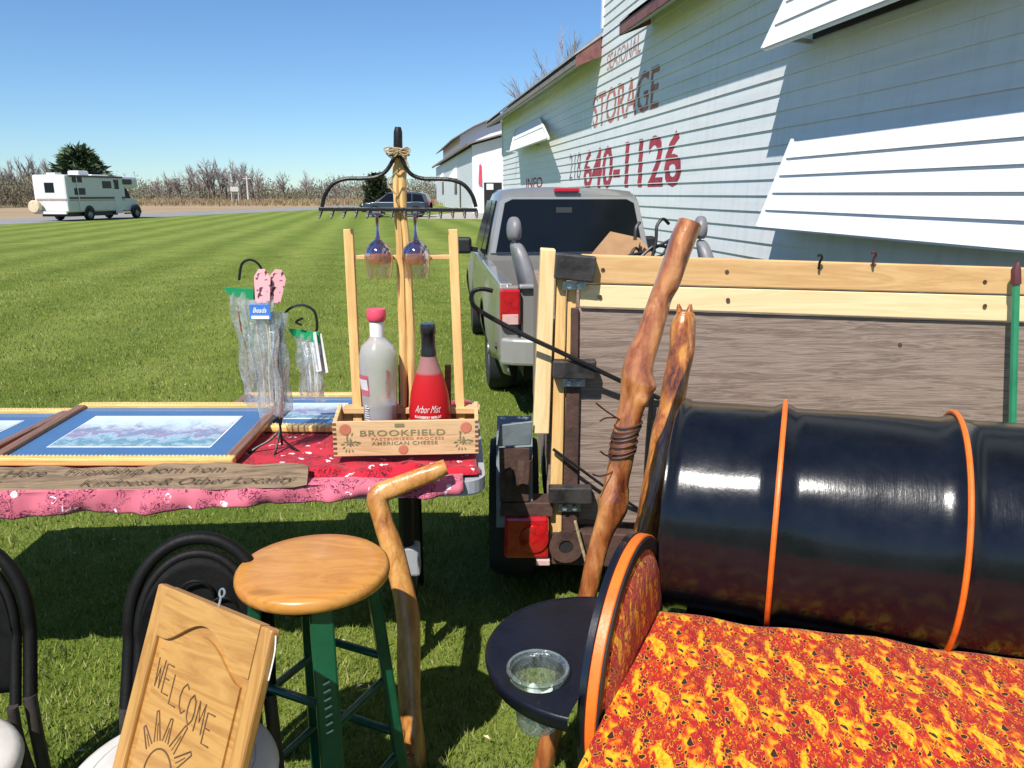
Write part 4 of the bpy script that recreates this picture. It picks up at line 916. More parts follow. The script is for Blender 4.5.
mb = MB(); mb.lathe([(r_*.52, .08), (r_*.2, .05), (0, .05)], 20, (TP(514, 500).x, TY+.36, .30), (Vector((0, 1, 0)), UP, Vector((-1, 0, 0)))); mb.build('wheel_hub', M['rust'], tl, world=True)
mb = MB(); mb.lathe([(r_*.5, -.10), (r_*.92, -.10), (r_, -.06), (r_, .06), (r_*.92, .10), (r_*.5, .10)], 28, (2.12, TY+1.1, .30), (Vector((0, 1, 0)), UP, Vector((1, 0, 0)))); mb.build('wheel', M['tire'], tl, world=True, smooth=True)
mb = MB(); mb.tube([TP(524, 460, -.03), TP(522, 480, -.04), TP(514, 484, -.03), TP(508, 470, -.03)], [.03, .035, .025, .02], 8); mb.build('coupling', M['rust'], tl, world=True, smooth=True)
mb = MB(); mb.beam((1.05, TY+2.2, .40), (.85, TY+2.62, .42), .07, .07); mb.build('tongue', M['rust'], tl, world=True)
# latch blocks with bolts
for q in ([(556, 253), (597, 257), (594, 283), (554, 279)], [(553, 361), (597, 361), (595, 380), (553, 379)], [(549, 488), (592, 488), (592, 505), (549, 504)]):
    lb = board(q, 'latch_block', M['latch'], -.05, .045, bev=.006)
    cx = sum(a[0] for a in q)/4; by = max(a[1] for a in q)
    for dx_ in (-6, 4):
        c_ = TP(cx+dx_, by+2.5, -.02); mb = MB(); mb.lathe([(0, -.008), (.011, -.008), (.011, .008), (0, .008)], 6, c_, ax); mb.build('bolt', M['galv'], lb, world=True)
    c_ = TP(cx-1, by+2.5, -.01); mb = MB(); mb.box(c_, (.085, .01, .03)); mb.build('hinge_strap', M['galv'], lb, world=True)
# black rods of the trailer
def rod(name, label, pix, d, r, m, cat, par=None, n=6, dl=None, rad=None):
    pts = [TP(x, y, (dl[i] if dl else d)) for i, (x, y) in enumerate(pix)]; pts = spline([tuple(q) for q in pts], 6)
    if par is not None: return MB().tube(pts, r, n).build(name, m, par, world=True, smooth=True)
    o = MB().tube(pts, r, n).build(name, m, None, world=True, loc=tuple(pts[0]), smooth=True); return tag(o, label, cat)
o = rod('bent_iron_rod', 'long thin black rod hooked at one end, slanting across the trailer corner', [(493, 291), (482, 289), (473, 292), (472, 301), (480, 311), (520, 333), (560, 352), (625, 383), (659, 398)], 0, .0085, M['iron'], 'rod', dl=[-.07]*6+[-.06, -.04, .0])
rod('black_rod', 'short black rod slanting over the trailer panel near the tail light', [(553, 449), (575, 465), (608, 489), (640, 510)], 0, .006, M['iron'], 'rod', dl=[-.02, -.03, -.025, .01])
rod('upright_black_rod', 'thin black upright bar between the two varnished sticks', [(652, 395), (648, 440), (645, 500), (645, 560)], -.015, .009, M['iron'], 'rod')
for pix in ([(634, 389), (650, 393), (660, 391)], [(636, 402), (655, 404), (661, 408)]): pass
# hooks screwed on the top board
for i, (x, y) in enumerate(((820, 259), (874, 256))):
    pts = [TP(x+dx_, y+dy_, -.012-.006*k_) for k_, (dx_, dy_) in enumerate([(-1, 10), (-.5, 4), (2, -1), (1, -4), (-2, -3)])]
    tag(MB().tube(spline([tuple(q) for q in pts], 4), .0045, 6).build('screw_hook', M['maroon_wrap'] if i else M['iron'], None, world=True, loc=tuple(pts[0]), smooth=True), 'dark maroon hook curling over the top board, nearer the green rod' if i else 'small black hook over the top pine board, farther from the green rod', 'hook')
gr_ = thing('fishing_rod', 'green rod with maroon wrapped tip standing at the right end of the tailgate', 'rod', tuple(TP(1012, 560, -.08)))
mb = MB(); mb.tube([TP(1016, 282, -.05), TP(1013, 400, -.06), TP(1009, 560, -.08)], [.013, .013, .014], 8); mb.build('shaft', M['green_rod'], gr_, world=True, smooth=True)
mb = MB(); mb.tube([TP(1018, 262, -.05), TP(1016, 270, -.05), TP(1016, 284, -.05)], [.007, .016, .017], 8); mb.build('wrapped_tip', M['maroon_wrap'], gr_, world=True, smooth=True)
# straw twig by the hole
rod('dry_stalk', 'pale dry stalk hanging beside the round hole in the trailer beam', [(575, 521), (580, 540), (586, 562)], -.05, .006, M['twine'], 'stalk')

# ------------------------------------------------------------------ table
TZ = .75
FR = P(486, 480, Z=TZ); FL = P(0, 493, Z=TZ); ux = (FR-FL).normalized(); uy = Vector((-ux.y, ux.x, 0)); TA = math.atan2(ux.y, ux.x)
TB = thing('folding_table', 'long gray plastic folding table standing on the lawn under the red cloth', 'table', (FR.x, FR.y, 0), TA)
def rr(x0, x1, y0, y1, r, n=6):
    out = []
    for cx, cy, a in ((x1-r, y0+r, -90), (x1-r, y1-r, 0), (x0+r, y1-r, 90), (x0+r, y0+r, 180)):
        for i in range(n+1): t_ = R(a+90*i/n); out.append((cx+r*math.cos(t_), cy+r*math.sin(t_)))
    return out
MB().prism(rr(-2.35, .0, 0, .96, .07), (0, 0, TZ-.045), (1, 0, 0), (0, 1, 0), (0, 0, 1), .04).build('tabletop', M['gray_plastic'], TB, bevel=.008)
MB().prism(rr(-2.345, -.004, .004, .2, .066), (0, 0, TZ-.052), (1, 0, 0), (0, 1, 0), (0, 0, 1), .006).build('edge_lip', M['white_plastic'], TB)
for x in (-.26, -2.05):
    for y in (.2, .78): MB().tube([(x, y, 0), (x, y, TZ-.05)], .025, 12).build('leg', M['leg_metal'], TB, smooth=True)
    MB().tube([(x, .2, .14), (x, .78, .14)], .016, 8).build('crossbar', M['leg_metal'], TB); MB().tube([(x, .2, .62), (x, .78, .62)], .016, 8).build('crossbar', M['leg_metal'], TB)
    MB().tube([(x, .48, .62), (x+(-.5 if x > -1 else .5), .48, TZ-.055)], .014, 8).build('brace', M['leg_metal'], TB)
MB().box((-.252, .2, .40), (.07, .06, .11)).build('leg_clip', M['gray_plastic'], TB, bevel=.01)
# cloth
def cl_h(x, y):
    return .0035+.004*max(0, math.sin(x*31+y*11))*math.exp(-((y-.12)/.12)**2)+.003*max(0, math.sin(x*17+2))
tc = thing('tablecloth', 'red and pink floral cloth spread over the table and folded over its front edge', 'tablecloth', (FR.x, FR.y, TZ-.003), TA)
def ctop(u, v):
    x = -2.4+2.375*u; y = .03+.90*v
    return (x, y, cl_h(x, y)+.004)
mb = MB(); mb.grid(ctop, 120, 40); mb.build('red_top', M['red_cloth'], tc, smooth=True, solid=.002)
# rolled fold along the front: pink underside hanging
def drop(x):   # metres the cloth hangs below the table top along x (0 at right end)
    t_ = min(1, max(0, -x/1.35)); return .028+.045*t_**.8
def cfront(u, v):
    x = -2.4+2.33*u; d = drop(x); a = min(1, v*3)
    fold = .010*math.sin(x*9)+.009*math.sin(x*23+v*3)+.007*math.sin(x*47+1)+.004*math.sin(x*83)
    if v < .33: t_ = v/.33; y = .032-.045*t_; z = .007*(1-t_**2)+.004+cl_h(x, .03)*.3
    else: t_ = (v-.33)/.67; y = -.013-.010*math.sin(t_*2.2)+fold*(.3+.7*t_); z = .004-d*t_+.004*math.sin(x*14)*t_
    return (x, y, z)
mb = MB(); mb.grid(cfront, 150, 16); mb.build('pink_front_drop', M['pink_cloth'], tc, smooth=True, solid=.002)
# red bulging fold in front of the crate and at the right corner
def roll(u, v):
    x = -.62+.62*u; w_ = math.sin(math.pi*min(1, max(0, u*1.02)))**.35; a = v*math.pi
    r1 = (.026+.010*math.sin(u*13)+.006*math.sin(u*31))*w_+.004
    return (x-.015, .068+.008*math.sin(u*8)-math.cos(a)*.045*(.6+.4*w_), .006+math.sin(a)*r1)
mb = MB(); mb.grid(roll, 70, 14); mb.build('rolled_fold', M['red_cloth'], tc, smooth=True, solid=.002)
def rfold(u, v):
    x = -1.25+.7*u; a = v*math.pi; r1 = .014+.006*math.sin(u*19)
    return (x, .25+.02*math.sin(u*6)-math.cos(a)*.03, .006+math.sin(a)*r1)

# pictures in gold frames
def T(x, y, z=0): return Vector((FR.x, FR.y, 0))+ux*x+uy*y+Vector((0, 0, z))
def tloc(v): d = Vector((v[0]-FR.x, v[1]-FR.y, 0)); return d.dot(ux), d.dot(uy)
def picture(label, cpx, w_, d_, rz, seed, z=TZ+.012, tilt=0):
    c = Vector(cpx); t = thing('framed_picture', label, 'picture', (c.x, c.y, z), TA+rz, 'framed landscape prints lying on the table')
    if tilt: t.rotation_euler = (tilt, 0, TA+rz)
    b_ = .036; h_ = .026
    for nm, cc, dd, mm_ in (('frame_front', (0, -d_/2+b_/2, h_/2), (w_, b_, h_), M['gold_wood']), ('frame_back', (0, d_/2-b_/2, h_/2), (w_, b_, h_), M['gold_wood']), ('frame_side', (-w_/2+b_/2, 0, h_/2), (b_, d_-2*b_-.001, h_), M['frame_side']), ('frame_side', (w_/2-b_/2, 0, h_/2), (b_, d_-2*b_-.001, h_), M['frame_side'])):
        MB().box(cc, dd).build(nm, mm_, t, bevel=.006)
    for y_, s_ in ((-d_/2+b_*.72, 1), (d_/2-b_*.72, 1)):
        mb = MB(); n = int(w_/.014)
        for i in range(n): mb.lathe([(0, 0), (.0045, .001), (.003, .004), (0, .005)], 6, (-w_/2+.02+(w_-.04)*i/(n-1), y_, h_-.001))
        mb.build('beading', M['gold_wood'], t)
    MB().box((0, 0, .007), (w_-2*b_, d_-2*b_, .010)).build('mat_board', M['blue_mat'], t)
    MB().box((0, 0, .0128), (w_-2*b_-.17, d_-2*b_-.20, .001)).build('bevel_line', M['card_white'], t)
    MB().box((0, 0, .0142), (w_-2*b_-.18, d_-2*b_-.21, .0012)).build('print', print_mat('landscape_print', seed, -(d_/2-b_-.1), d_/2-b_-.1), t)
    return t
# main picture: fit its corners from the photograph
mfr = P(243, 463, Z=TZ+.03); mbr = P(278, 411, Z=TZ+.03); mbl = P(76, 411, Z=TZ+.03)
mw = (mbr-mbl).length; md_ = (mbr-mfr).length
mc_ = (mfr+mbl)/2; rz_ = math.atan2((mbr-mbl).y, (mbr-mbl).x)-TA
picture('largest gold framed landscape print on the table with its whole blue mat showing', (mc_.x, mc_.y), mw, md_*.98, rz_, 1.3, z=TZ+.030, tilt=R(2.6))
q0 = T(*tloc(mc_)); d1 = (mbr-mbl).normalized(); d2 = Vector((-d1.y, d1.x, 0))
cc = mc_-d1*(mw+.035)+d2*.02; picture('gold framed print cut off by the left edge, beside the largest one', (cc.x, cc.y), mw*.98, md_, rz_, 4.1)
p3 = P(352, 404, Z=TZ+.03); p3f = P(330, 447, Z=TZ+.03)
cc = (p3+p3f)/2-d1*.42+d2*.10; cc.z = 0
picture('gold framed print with blue mat lying behind the hanging bag stand', (P(292, 425, Z=TZ).x, P(292, 421, Z=TZ).y+.06), .58, .50, rz_, 7.7)
# driftwood plank sign
A_ = P(307, 476, Z=TZ+.03); B_ = P(0, 482, Z=TZ+.03); dp = (A_-B_).normalized(); pw = Vector((0, -.62, .78)).normalized()
pk = thing('plank_sign', 'weathered brown plank with handwritten words lying along the table front', 'sign', tuple(P(150, 478, Z=TZ+.03)), math.atan2(dp.y, dp.x))
hp2 = .032
def ply(px, side):
    n0 = P(px, 478 if px > 150 else 479, Y=2.26)
    return n0
def plank(u, v):
    x = -1.05+.02+(1.43)*u; e = .004*math.sin(x*13)+.003*math.sin(x*37)
    return x, e
mb = MB(); NS = 40
c1, s1_ = math.cos(R(52)), math.sin(R(52)); right_end = (A_-Vector(pk.location)).length
rings = []
for i in range(NS+1):
    x = -1.1+(1.1+right_end)*i/NS; e = .003*math.sin(x*13)+.002*math.sin(x*37); w_ = .040+.001*math.sin(x*5)+e*.5
    if i == NS: w_ *= .82
    rings.append([(x, -w_*c1, -w_*s1_+.002), (x, w_*c1, w_*s1_+e), (x, w_*c1+.014*s1_, w_*s1_+e-.014*c1), (x, -w_*c1+.014*s1_, -w_*s1_-.014*c1)])
mb.loft(rings); mb.build('plank', M['driftwood'], pk)
def on_plank(v, f, off=.0055): return [(x, y*c1-off*s1_, y*s1_+off*c1) for x, y in v], f
for s, x0, x1, y0, y1 in (('Friendship born from', -.25, .22, .006, .034), ('Kindness & Other Locality', -.20, right_end-.03, -.030, -.002), ('Community', -.86, -.42, -.024, .006), ('and Families Gather Here', -.92, -.3, .010, .032)):
    v, f = text_fit(s, x0, x1, y0, y1, shear=.6, bold=-.012); v, f = on_plank(v, f); MB().add(v, f).build('handwriting', M['ink'], pk)

# ------------------------------------------------------------------ crate caddy with rake
CY = 2.385
cfl = P(336, 469, Y=CY-.0); cfr = P(479, 461, Y=CY+.03)
zc0 = TZ+.035
ct = thing('wooden_crate', 'old wooden cheese crate caddy holding two bottles on the table', 'crate', ((cfl.x+cfr.x)/2, CY, zc0), math.atan2(cfr.y-cfl.y, cfr.x-cfl.x))
cw = (cfr-cfl).length; chh = .115; cd = .15
MB().box((0, 0, chh/2), (cw, .012, chh)).build('front_panel', M['crate'], ct, bevel=.002)
MB().box((0, cd, chh/2), (cw, .012, chh)).build('back_panel', M['crate'], ct, bevel=.002)
for s in (-1, 1):
    mb = MB(); mb.prism([(.0065, 0), (cd-.0065, 0), (cd-.0065, chh+.02), (cd*.6, chh+.012), (.0065, chh-.004)], (s*(cw/2-.006)-.006, 0, 0), (0, 1, 0), (0, 0, 1), (1, 0, 0), .012); mb.build('end_panel', M['crate'], ct)
    mb = MB()
    for k_ in range(7): mb.box((s*(cw/2-.006), -.0065, .012+k_*.016), (.011, .002, .007))
    mb.build('finger_joint', M['dark_wood'], ct)
    MB().lathe([(.019, 0), (.016, .001), (0, .001)], 20, (s*(cw/2-.04), -.0066, chh*.78), (Vector((1, 0, 0)), UP, Vector((0, -1, 0)))).build('stamp', M['stamp_red'], ct)
    mb = MB(); rg = random.Random(5)
    for k_ in range(26):
        a_ = rg.uniform(0, 6.28); r1 = rg.uniform(.004, .030); c_ = Vector((s*(cw/2-.052)+math.cos(a_)*r1*1.1, -.0072, chh*.40+math.sin(a_)*r1)); d_ = Vector((math.cos(a_), 0, math.sin(a_)))*.007; e_ = Vector((-d_.z, 0, d_.x))*.4
        mb.quad(c_-d_, c_+e_, c_+d_, c_-e_)
    mb.build('laurel_stamp', M['stamp_green'], ct)
MB().box((0, cd/2, .006), (cw-.026, cd-.014, .01)).build('bottom', M['crate'], ct)
for s, x0, x1, z0, z1, mm_ in (('BROOKFIELD', -.145, .125, .066, .086, M['stamp_green']), ('PASTEURIZED PROCESS', -.11, .12, .052, .061, M['stamp_red']), ('AMERICAN CHEESE', -.11, .10, .036, .048, M['stamp_green'])):
    v, f = text_fit(s, x0, x1, z0, z1, bold=.012, space=1.1); MB().add([(x, -.0072, z) for x, z in v], f).build('lettering', mm_, ct)
MB().lathe([(.016, 0), (.013, .001), (0, .001)], 20, (-.01, -.0066, .020), (Vector((1, 0, 0)), UP, Vector((0, -1, 0)))).build('stamp', M['stamp_red'], ct)
MB().box((-.02, -.0072, chh*.88), (.03, .001, .011)).build('stamp', M['stamp_green'], ct)
# posts etc at the back of the crate
PY = CY+cd-.02
def CPp(px, py, dy=0): return P(px, py, Y=PY+dy)
for s, (xt, xb) in ((-1, (348.5, 357.5)), (1, (453, 460))):
    a_ = CPp(xt, 229); b_ = CPp(xb, 405); b2_ = a_+(b_-a_)*((a_.z-zc0-.012)/(a_.z-b_.z))
    MB().beam(a_, b2_, .030, .022, (0, 1, 0)).build('post', M['pine_v2'], ct, world=True, bevel=.002)
    mb = MB(); mb.beam(CPp(xb+(10 if s < 0 else -12), 365, .035), CPp(xb+(10 if s < 0 else -12), 425, .035), .02, .02, (0, 1, 0)); mb.build('short_post', M['dark_wood'], ct, world=True)
MB().beam(CPp(357, 257, .018), CPp(451, 257, .018), .036, .014, (0, 0, 1)).build('crossbar', M['pine'], ct, world=True, bevel=.002)
MB().beam(CPp(344, 409, -.0), CPp(480, 409, -.0), .05, .02, (0, 0, 1)).build('shelf_bar', M['pine'], ct, world=True, bevel=.002)
MB().beam(CPp(406, 365, .02), CPp(407, 430, .02), .05, .012, (0, 1, 0)).build('back_slat', M['dark_wood'], ct, world=True)
# split handle
hd = []
for xo, xb, yt in ((396.5, 404, 148), (402.5, 412, 150)):
    pts = [CPp(xo, yt, -.01), CPp(xo+.5, 200, -.01), CPp((xo+xb)/2, 260, -.01), CPp(xb-1, 340, -.005), CPp(xb, 420, 0)]
    MB().tube(spline([tuple(q) for q in pts], 5), .0125, 8, fn=lambda t_, a_: 1+.12*math.sin(a_*2+t_*9)+.06*math.sin(t_*40+a_)).build('handle_half', M['pine_v2'], ct, world=True, smooth=True)
# rake head, hung on the handle
rk = thing('rake_head', 'black iron bow rake head tied upside down to the split handle', 'rake', tuple(CPp(399, 208, -.03)))
def RP(x, y): return P(x, y, Y=PY-.035)
MB().beam(RP(319, 209), RP(477, 210), .014, .012).build('tine_bar', M['iron'], rk, world=True, bevel=.002)
for i in range(14):
    x = 321+155*i/13; mb = MB(); a_ = RP(x, 210); b_ = RP(x+(1 if x > 400 else -1), 218); mb.tube([a_, (a_+b_)/2+Vector((0, -.005, 0)), b_+Vector((0, -.012, 0))], [.0065, .0055, .003], 5); mb.build('tine', M['iron'], rk, world=True)
for pix in ([(322, 207), (325, 195), (333, 184), (345, 179), (362, 178.5), (376, 177), (386, 171), (393, 160), (397, 150)], [(476, 207), (472, 195), (464, 185), (452, 180), (437, 179), (422, 178.5), (411, 174), (404, 164), (400, 152)]):
    MB().tube(spline([tuple(RP(x, y)) for x, y in pix], 6), .0062, 8).build('bow_arm', M['iron'], rk, world=True, smooth=True)
MB().tube([RP(398, 127), RP(398, 132), RP(398, 150), RP(398.5, 158)], [.009, .013, .014, .009], 10).build('socket', M['iron'], rk, world=True, smooth=True)
tw = thing('twine_bow', 'jute twine tied in a bow round the rake neck', 'twine', tuple(RP(398, 152)))
rg = random.Random(3)
for k_ in range(3):
    c_ = CPp(399.5, 149+k_*3, -.018); MB().tube([c_+Vector((.030*math.cos(a_), .032*math.sin(a_), .002*math.sin(a_*2))) for a_ in [2*math.pi*i/20 for i in range(20)]], .0028, 5, closed=True).build('loop', M['twine'], tw, world=True, smooth=True)
for pix in ([(399, 151), (390, 147), (384, 149), (388, 153), (398, 152)], [(399, 151), (407, 147), (410, 151), (405, 155), (399, 152)], [(398, 153), (392, 158), (386, 153)], [(400, 153), (406, 160), (409, 168)], [(398, 153), (394, 150), (385, 151)], [(398, 170), (388, 182), (392, 190), (398, 196)]):
    MB().tube(spline([tuple(P(x, y, Y=PY-.055-.004*i)) for i, (x, y) in enumerate(pix)], 5), .0022, 5).build('strand', M['twine'], tw, world=True, smooth=True)
# wine glasses upside down
for i, px in enumerate((377, 415)):
    g = thing('wine_glass', ('left' if i == 0 else 'right')+' of two purple tinted wine glasses hanging upside down from the rake', 'wine glass', tuple(P(px, 216, Y=PY-.045)), 0, 'wine glasses hanging from the rake')
    k_ = (P(px, 216, Y=PY-.045)-P(px, 217, Y=PY-.045)).length
    MB().lathe([(.0, 3*k_), (9*k_, 2.5*k_), (9.5*k_, 1.5*k_), (2.4*k_, .5*k_), (1.6*k_, -8*k_), (2.0*k_, -20*k_), (3.5*k_, -24*k_)], 20).build('stem', M['glass_purple'], g, smooth=True, angle=80)
    MB().lathe([(3.4*k_, -24*k_), (8*k_, -27*k_), (12.4*k_, -32*k_), (14.2*k_, -37*k_)], 28).build('bowl_top', M['glass_purple'], g, smooth=True, angle=80)
    MB().lathe([(14.2*k_, -37*k_), (14.8*k_, -43*k_), (14.3*k_, -48*k_)], 28).build('bowl_reflection', M['glass_reflection'], g, smooth=True, angle=80)  # painted reflection: tinted strip round the clear lower bowl
    MB().lathe([(14.3*k_, -48*k_), (13.2*k_, -58*k_), (12*k_, -63*k_)], 28).build('bowl_rim', M['glass_clear'], g, smooth=True, angle=80)
# bottles
def PXs(y): return y/F  # metres per pixel at camera depth y
by_ = CY+.075; zk = by_*CP+.8*SP; k_ = zk/F
def bottle(name, label, px, ytop, prof_px, mm_, parts, cat='bottle'):
    base = P(px, 452, Y=by_); base.z = zc0+.0125; top = P(px, ytop, Y=by_); Hh = top.z-base.z; tot = prof_px[-1][1]
    b_ = thing(name, label, cat, tuple(base)); s_ = Hh/tot
    MB().lathe([(r*k_, h*s_) for r, h in prof_px], 32).build('bottle_body', mm_, b_, smooth=True, angle=60)
    for nm, pr, m2 in parts: MB().lathe([(r*k_, h*s_) for r, h in pr], 32).build(nm, m2, b_, smooth=True, angle=50)
    return b_, s_
vb, s_ = bottle('vodka_bottle', 'frosted clear bottle with pink cap standing left in the crate', 382, 310, [(0, 0), (13.5, 0), (15, 2), (15.5, 20), (17, 50), (18.8, 78), (18.5, 88), (15.5, 98), (9, 104), (6.5, 108), (6.3, 132)], M['frost'],
    [('cap', [(8, 122), (9, 123), (9.3, 127), (9.3, 131), (8.6, 133), (0, 133)], M['cap_pink']), ('neck_label', [(7, 107), (7.1, 121)], M['white_film'])])
for a0_, a1_, z0_, z1_, mm_, nm in ((3.5, 4.3, 52, 72, M['label_pink'], 'label'), (3.55, 4.25, 56, 68, M['white_film'], 'label_patch'), (3.9, 4.5, 12, 44, M['white_film'], 'lettering_strip'), (5.2, 5.7, 50, 78, M['label_pink'], 'lettering_strip')):
    if nm == 'lettering_strip':
        rg = random.Random(int(z0_)); mb = MB()
        for q in range(14):
            z_ = z0_+(z1_-z0_)*q/14; al = a0_+.08*rg.random(); mb.lathe([((16.6+z_*.03)*k_, z_*s_), ((16.6+z_*.03)*k_, (z_+1.0)*s_)], 5, a0=al, a1=al+(a1_-a0_)*rg.uniform(.3, .6))
        mb.build('fine_print', mm_, vb)
    else:
        off = .25 if nm == 'label' else .5
        MB().lathe([((17.2+off)*k_, z0_*s_), ((18.9+off)*k_, z1_*s_)], 8, a0=a0_, a1=a1_).build(nm, mm_, vb, smooth=True)
wb, s2_ = bottle('wine_bottle', 'rosé wine bottle with black foil neck and white script lettering', 431, 324, [(0, 0), (19, 0), (20.5, 2), (20.5, 36), (18.5, 52), (14, 68), (9.5, 80), (7.3, 88), (6.6, 95), (6.4, 118)], M['rose'],
    [('foil_neck', [(7.7, 88), (7.6, 92), (6.9, 96), (6.8, 108), (7.5, 109), (7.6, 116), (7.0, 118.5), (0, 118.6)], M['foil'])])
for s, x0, x1, z0_, z1_, kw in (('Arbor Mist', -13.5, 13.5, 36.5, 43.5, dict(shear=.6, bold=-.006)), ('BLACKBERRY MERLOT', -13.5, 13.5, 31.2, 33.6, dict(bold=.02))):
    v, f = text_fit(s, x0, x1, z0_, z1_, **kw); r1 = 20.2 if z0_ > 35 else 20.9
    mb = MB(); mb.add([(r1*k_*math.sin(x/20.5), -(r1+.35)*k_*math.cos(x/20.5), z*s2_+.0) for x, z in v], f); mb.build('lettering', M['white_paint'], wb)

# ------------------------------------------------------------------ jewellery stand with bags
JY = 2.52
js = thing('wire_stand', 'black wire hook stand with curved feet on the table', 'stand', (P(282, 440, Y=JY).x, JY, TZ+.01))
def JP(x, y, d=0): return P(x, y, Y=JY+d)
for pix, dl in (([(282, 445), (280, 425), (275, 400), (268, 300), (262, 270), (252, 260), (242, 264), (239, 280)], 0), ([(281, 425), (282, 380), (281, 330), (286, 312), (300, 305), (314, 311), (317, 328), (312, 335)], .02), ([(280, 430), (284, 440), (300, 452), (316, 458), (328, 455)], -.03), ([(280, 430), (270, 440), (256, 448), (247, 455)], -.05), ([(280, 430), (276, 450), (272, 462)], -.08), ([(302, 325), (296, 322), (303, 318)], .0), ([(263, 312), (255, 300), (257, 280), (266, 275), (272, 285)], -.04)):
    pts = [JP(x, y, dl*(i/(len(pix)-1))) for i, (x, y) in enumerate(pix)]; MB().tube(spline([tuple(q) for q in pts], 6), .0042, 6).build('wire', M['iron'], js, world=True, smooth=True)
def bag(label, pix_c, w_, h_, d, tiltx=0, yaw=0, top=None, contents=None, seed=1, group='clear bags of beads on the wire stand'):
    tp_ = JP(*pix_c, d); b_ = thing('plastic_bag', label, 'bag', tuple(tp_), yaw, group); rg = random.Random(seed)
    def fn(s):
        def g(u, v):
            x = (u-.5)*w_*(1-.12*math.sin(v*3)); z = -v*h_; pf = math.sin(math.pi*u)**.5*(.012+.012*math.sin(v*3.0))*(0.2+.8*min(1, v*2.5))
            x += .006*math.sin(v*14+seed+u*5); return (x+tiltx*v, s*pf+.004*math.sin(u*17+v*11+seed), z+.01*math.sin(u*6+seed)*v)
        return g
    mb = MB(); mb.grid(fn(1), 14, 22); mb.grid(fn(-1), 14, 22); mb.build('film', M['bag'], b_, smooth=True)
    if top: MB().hexa([(-w_/2, -.004, -.006), (w_/2, -.004, -.03), (w_/2, .004, -.03), (-w_/2, .004, -.006), (-w_/2-.012, -.004, .016), (w_/2, -.004, .008), (w_/2, .004, .008), (-w_/2-.012, .004, .016)]).build('zip_seal', top, b_)
    for j, (mm_, n) in enumerate(contents or []):
        mb = MB()
        for i in range(n):
            x = rg.uniform(-.3, .3)*w_; pts = [(x+rg.gauss(0, .003)+tiltx*t_, rg.gauss(0, .004), -h_*(.12+.76*t_)) for t_ in (0, .25, .5, .75, 1)]
            mb.tube(spline(pts, 3), .0028, 5)
        mb.build('bead_strings', mm_, b_, smooth=True)
    return b_
bag('clear bag with green zip seal hanging at the left of the wire stand', (244, 292), .10, .38, .01, .02, .15, M['zip_green'], [(M['beads_red'], 2), (M['beads_blue'], 1)], 2)
bag('long clear bag with blue card label, nearest on the wire stand', (262, 300), .085, .38, -.045, .005, 0, None, [(M['beads_pale'], 3), (M['beads_blue'], 1)], 5)
bag('clear bag of reddish beads hanging behind the blue labelled bag', (276, 312), .075, .34, .0, .0, -.3, None, [(M['beads_red'], 3), (M['beads_blue'], 2)], 9)
bag('short clear bag with green seal and white cards hanging from the right hook', (306, 334), .095, .22, .02, .012, -.2, M['zip_green'], [(M['card_white'], 4), (M['beads_blue'], 2)], 12)
bl = thing('blue_label', 'small blue card label with white word on the nearest bag', 'label', tuple(JP(260, 312, -.065)))
MB().box((0, 0, 0), (.066, .002, .048)).build('card', M['tag_blue'], bl, bevel=.0008)
v, f = text_fit('Beads', -.022, .022, -.002, .014, shear=.3, bold=.01); MB().add([(x, -.0016, z) for x, z in v], f).build('lettering', M['white_paint'], bl)
MB().box((0, -.0014, -.017), (.056, .0006, .010)).build('white_strip', M['white_paint'], bl)
for i, (x0, y0, x1, y1, lab) in enumerate(((255, 270, 270, 303, 'pink spotted card tag on the left, overlapped by the black hook'), (268, 268, 284, 305, 'pink spotted card tag on the right, slanting away from the hook'))):
    c_ = JP((x0+x1)/2, (y0+y1)/2, -.03-.015*(1-i)); t = thing('pink_tag', lab, 'tag', tuple(c_), .0, 'pink card tags on the wire stand'); t.rotation_euler = (0, R(8 if i == 0 else -14)*-1 if i else R(3), R(12*i))
    MB().prism([(-.024, -.055), (.022, -.05), (.026, .03), (.008, .056), (-.012, .054), (-.026, .03)], (0, .001, 0), (1, 0, 0), (0, 0, 1), (0, -1, 0), .002).build('card', M['tag_pink'], t)
for i, dx_ in enumerate((0, 1)):
    c_ = JP(316+dx_*6, 352+dx_*2, .0+.01*dx_); t = thing('white_card', ('inner' if i == 0 else 'outer')+' slanting white card hanging at the right of the short bag', 'card', tuple(c_), R(-40), 'white cards on the wire stand'); t.rotation_euler = (0, R(-14-4*i), R(-55))
    MB().box((0, 0, 0), (.05, .0015, .13)).build('card_body', M['card_white'], t); MB().box((.0, -.0012, -.01), (.010, .0006, .10)).build('stripe', M['beads_blue'], t)

# ------------------------------------------------------------------ walking stick against the table, stool
def stick(name, label, pts, mm_, bumps=(), n=20, seg=9, cat='walking stick'):
    """pts: (pos, radius)"""
    base = pts[-1][0]; rows = spline([(*q[0], q[1]) for q in pts], seg); o = thing(name, label, cat, tuple(base)); rg = random.Random(len(name))
    ph = [rg.uniform(0, 6) for _ in range(6)]; L = len(rows)
    def fn(t_, a_):
        v = 1+.07*math.sin(2*a_+ph[0]+t_*5)+.05*math.sin(3*a_+ph[1]-t_*13)+.03*math.sin(t_*47+ph[2]+a_)
        for (tb, ab, wt, wa, am) in bumps:
            da = (a_-ab+math.pi) % (2*math.pi)-math.pi; v += am*math.exp(-((t_-tb)/wt)**2-(da/wa)**2)
        return v
    MB().tube([r[:3] for r in rows], [r[3] for r in rows], n, fn=fn).build('shaft', mm_, o, world=True, smooth=True, angle=70)
    return o
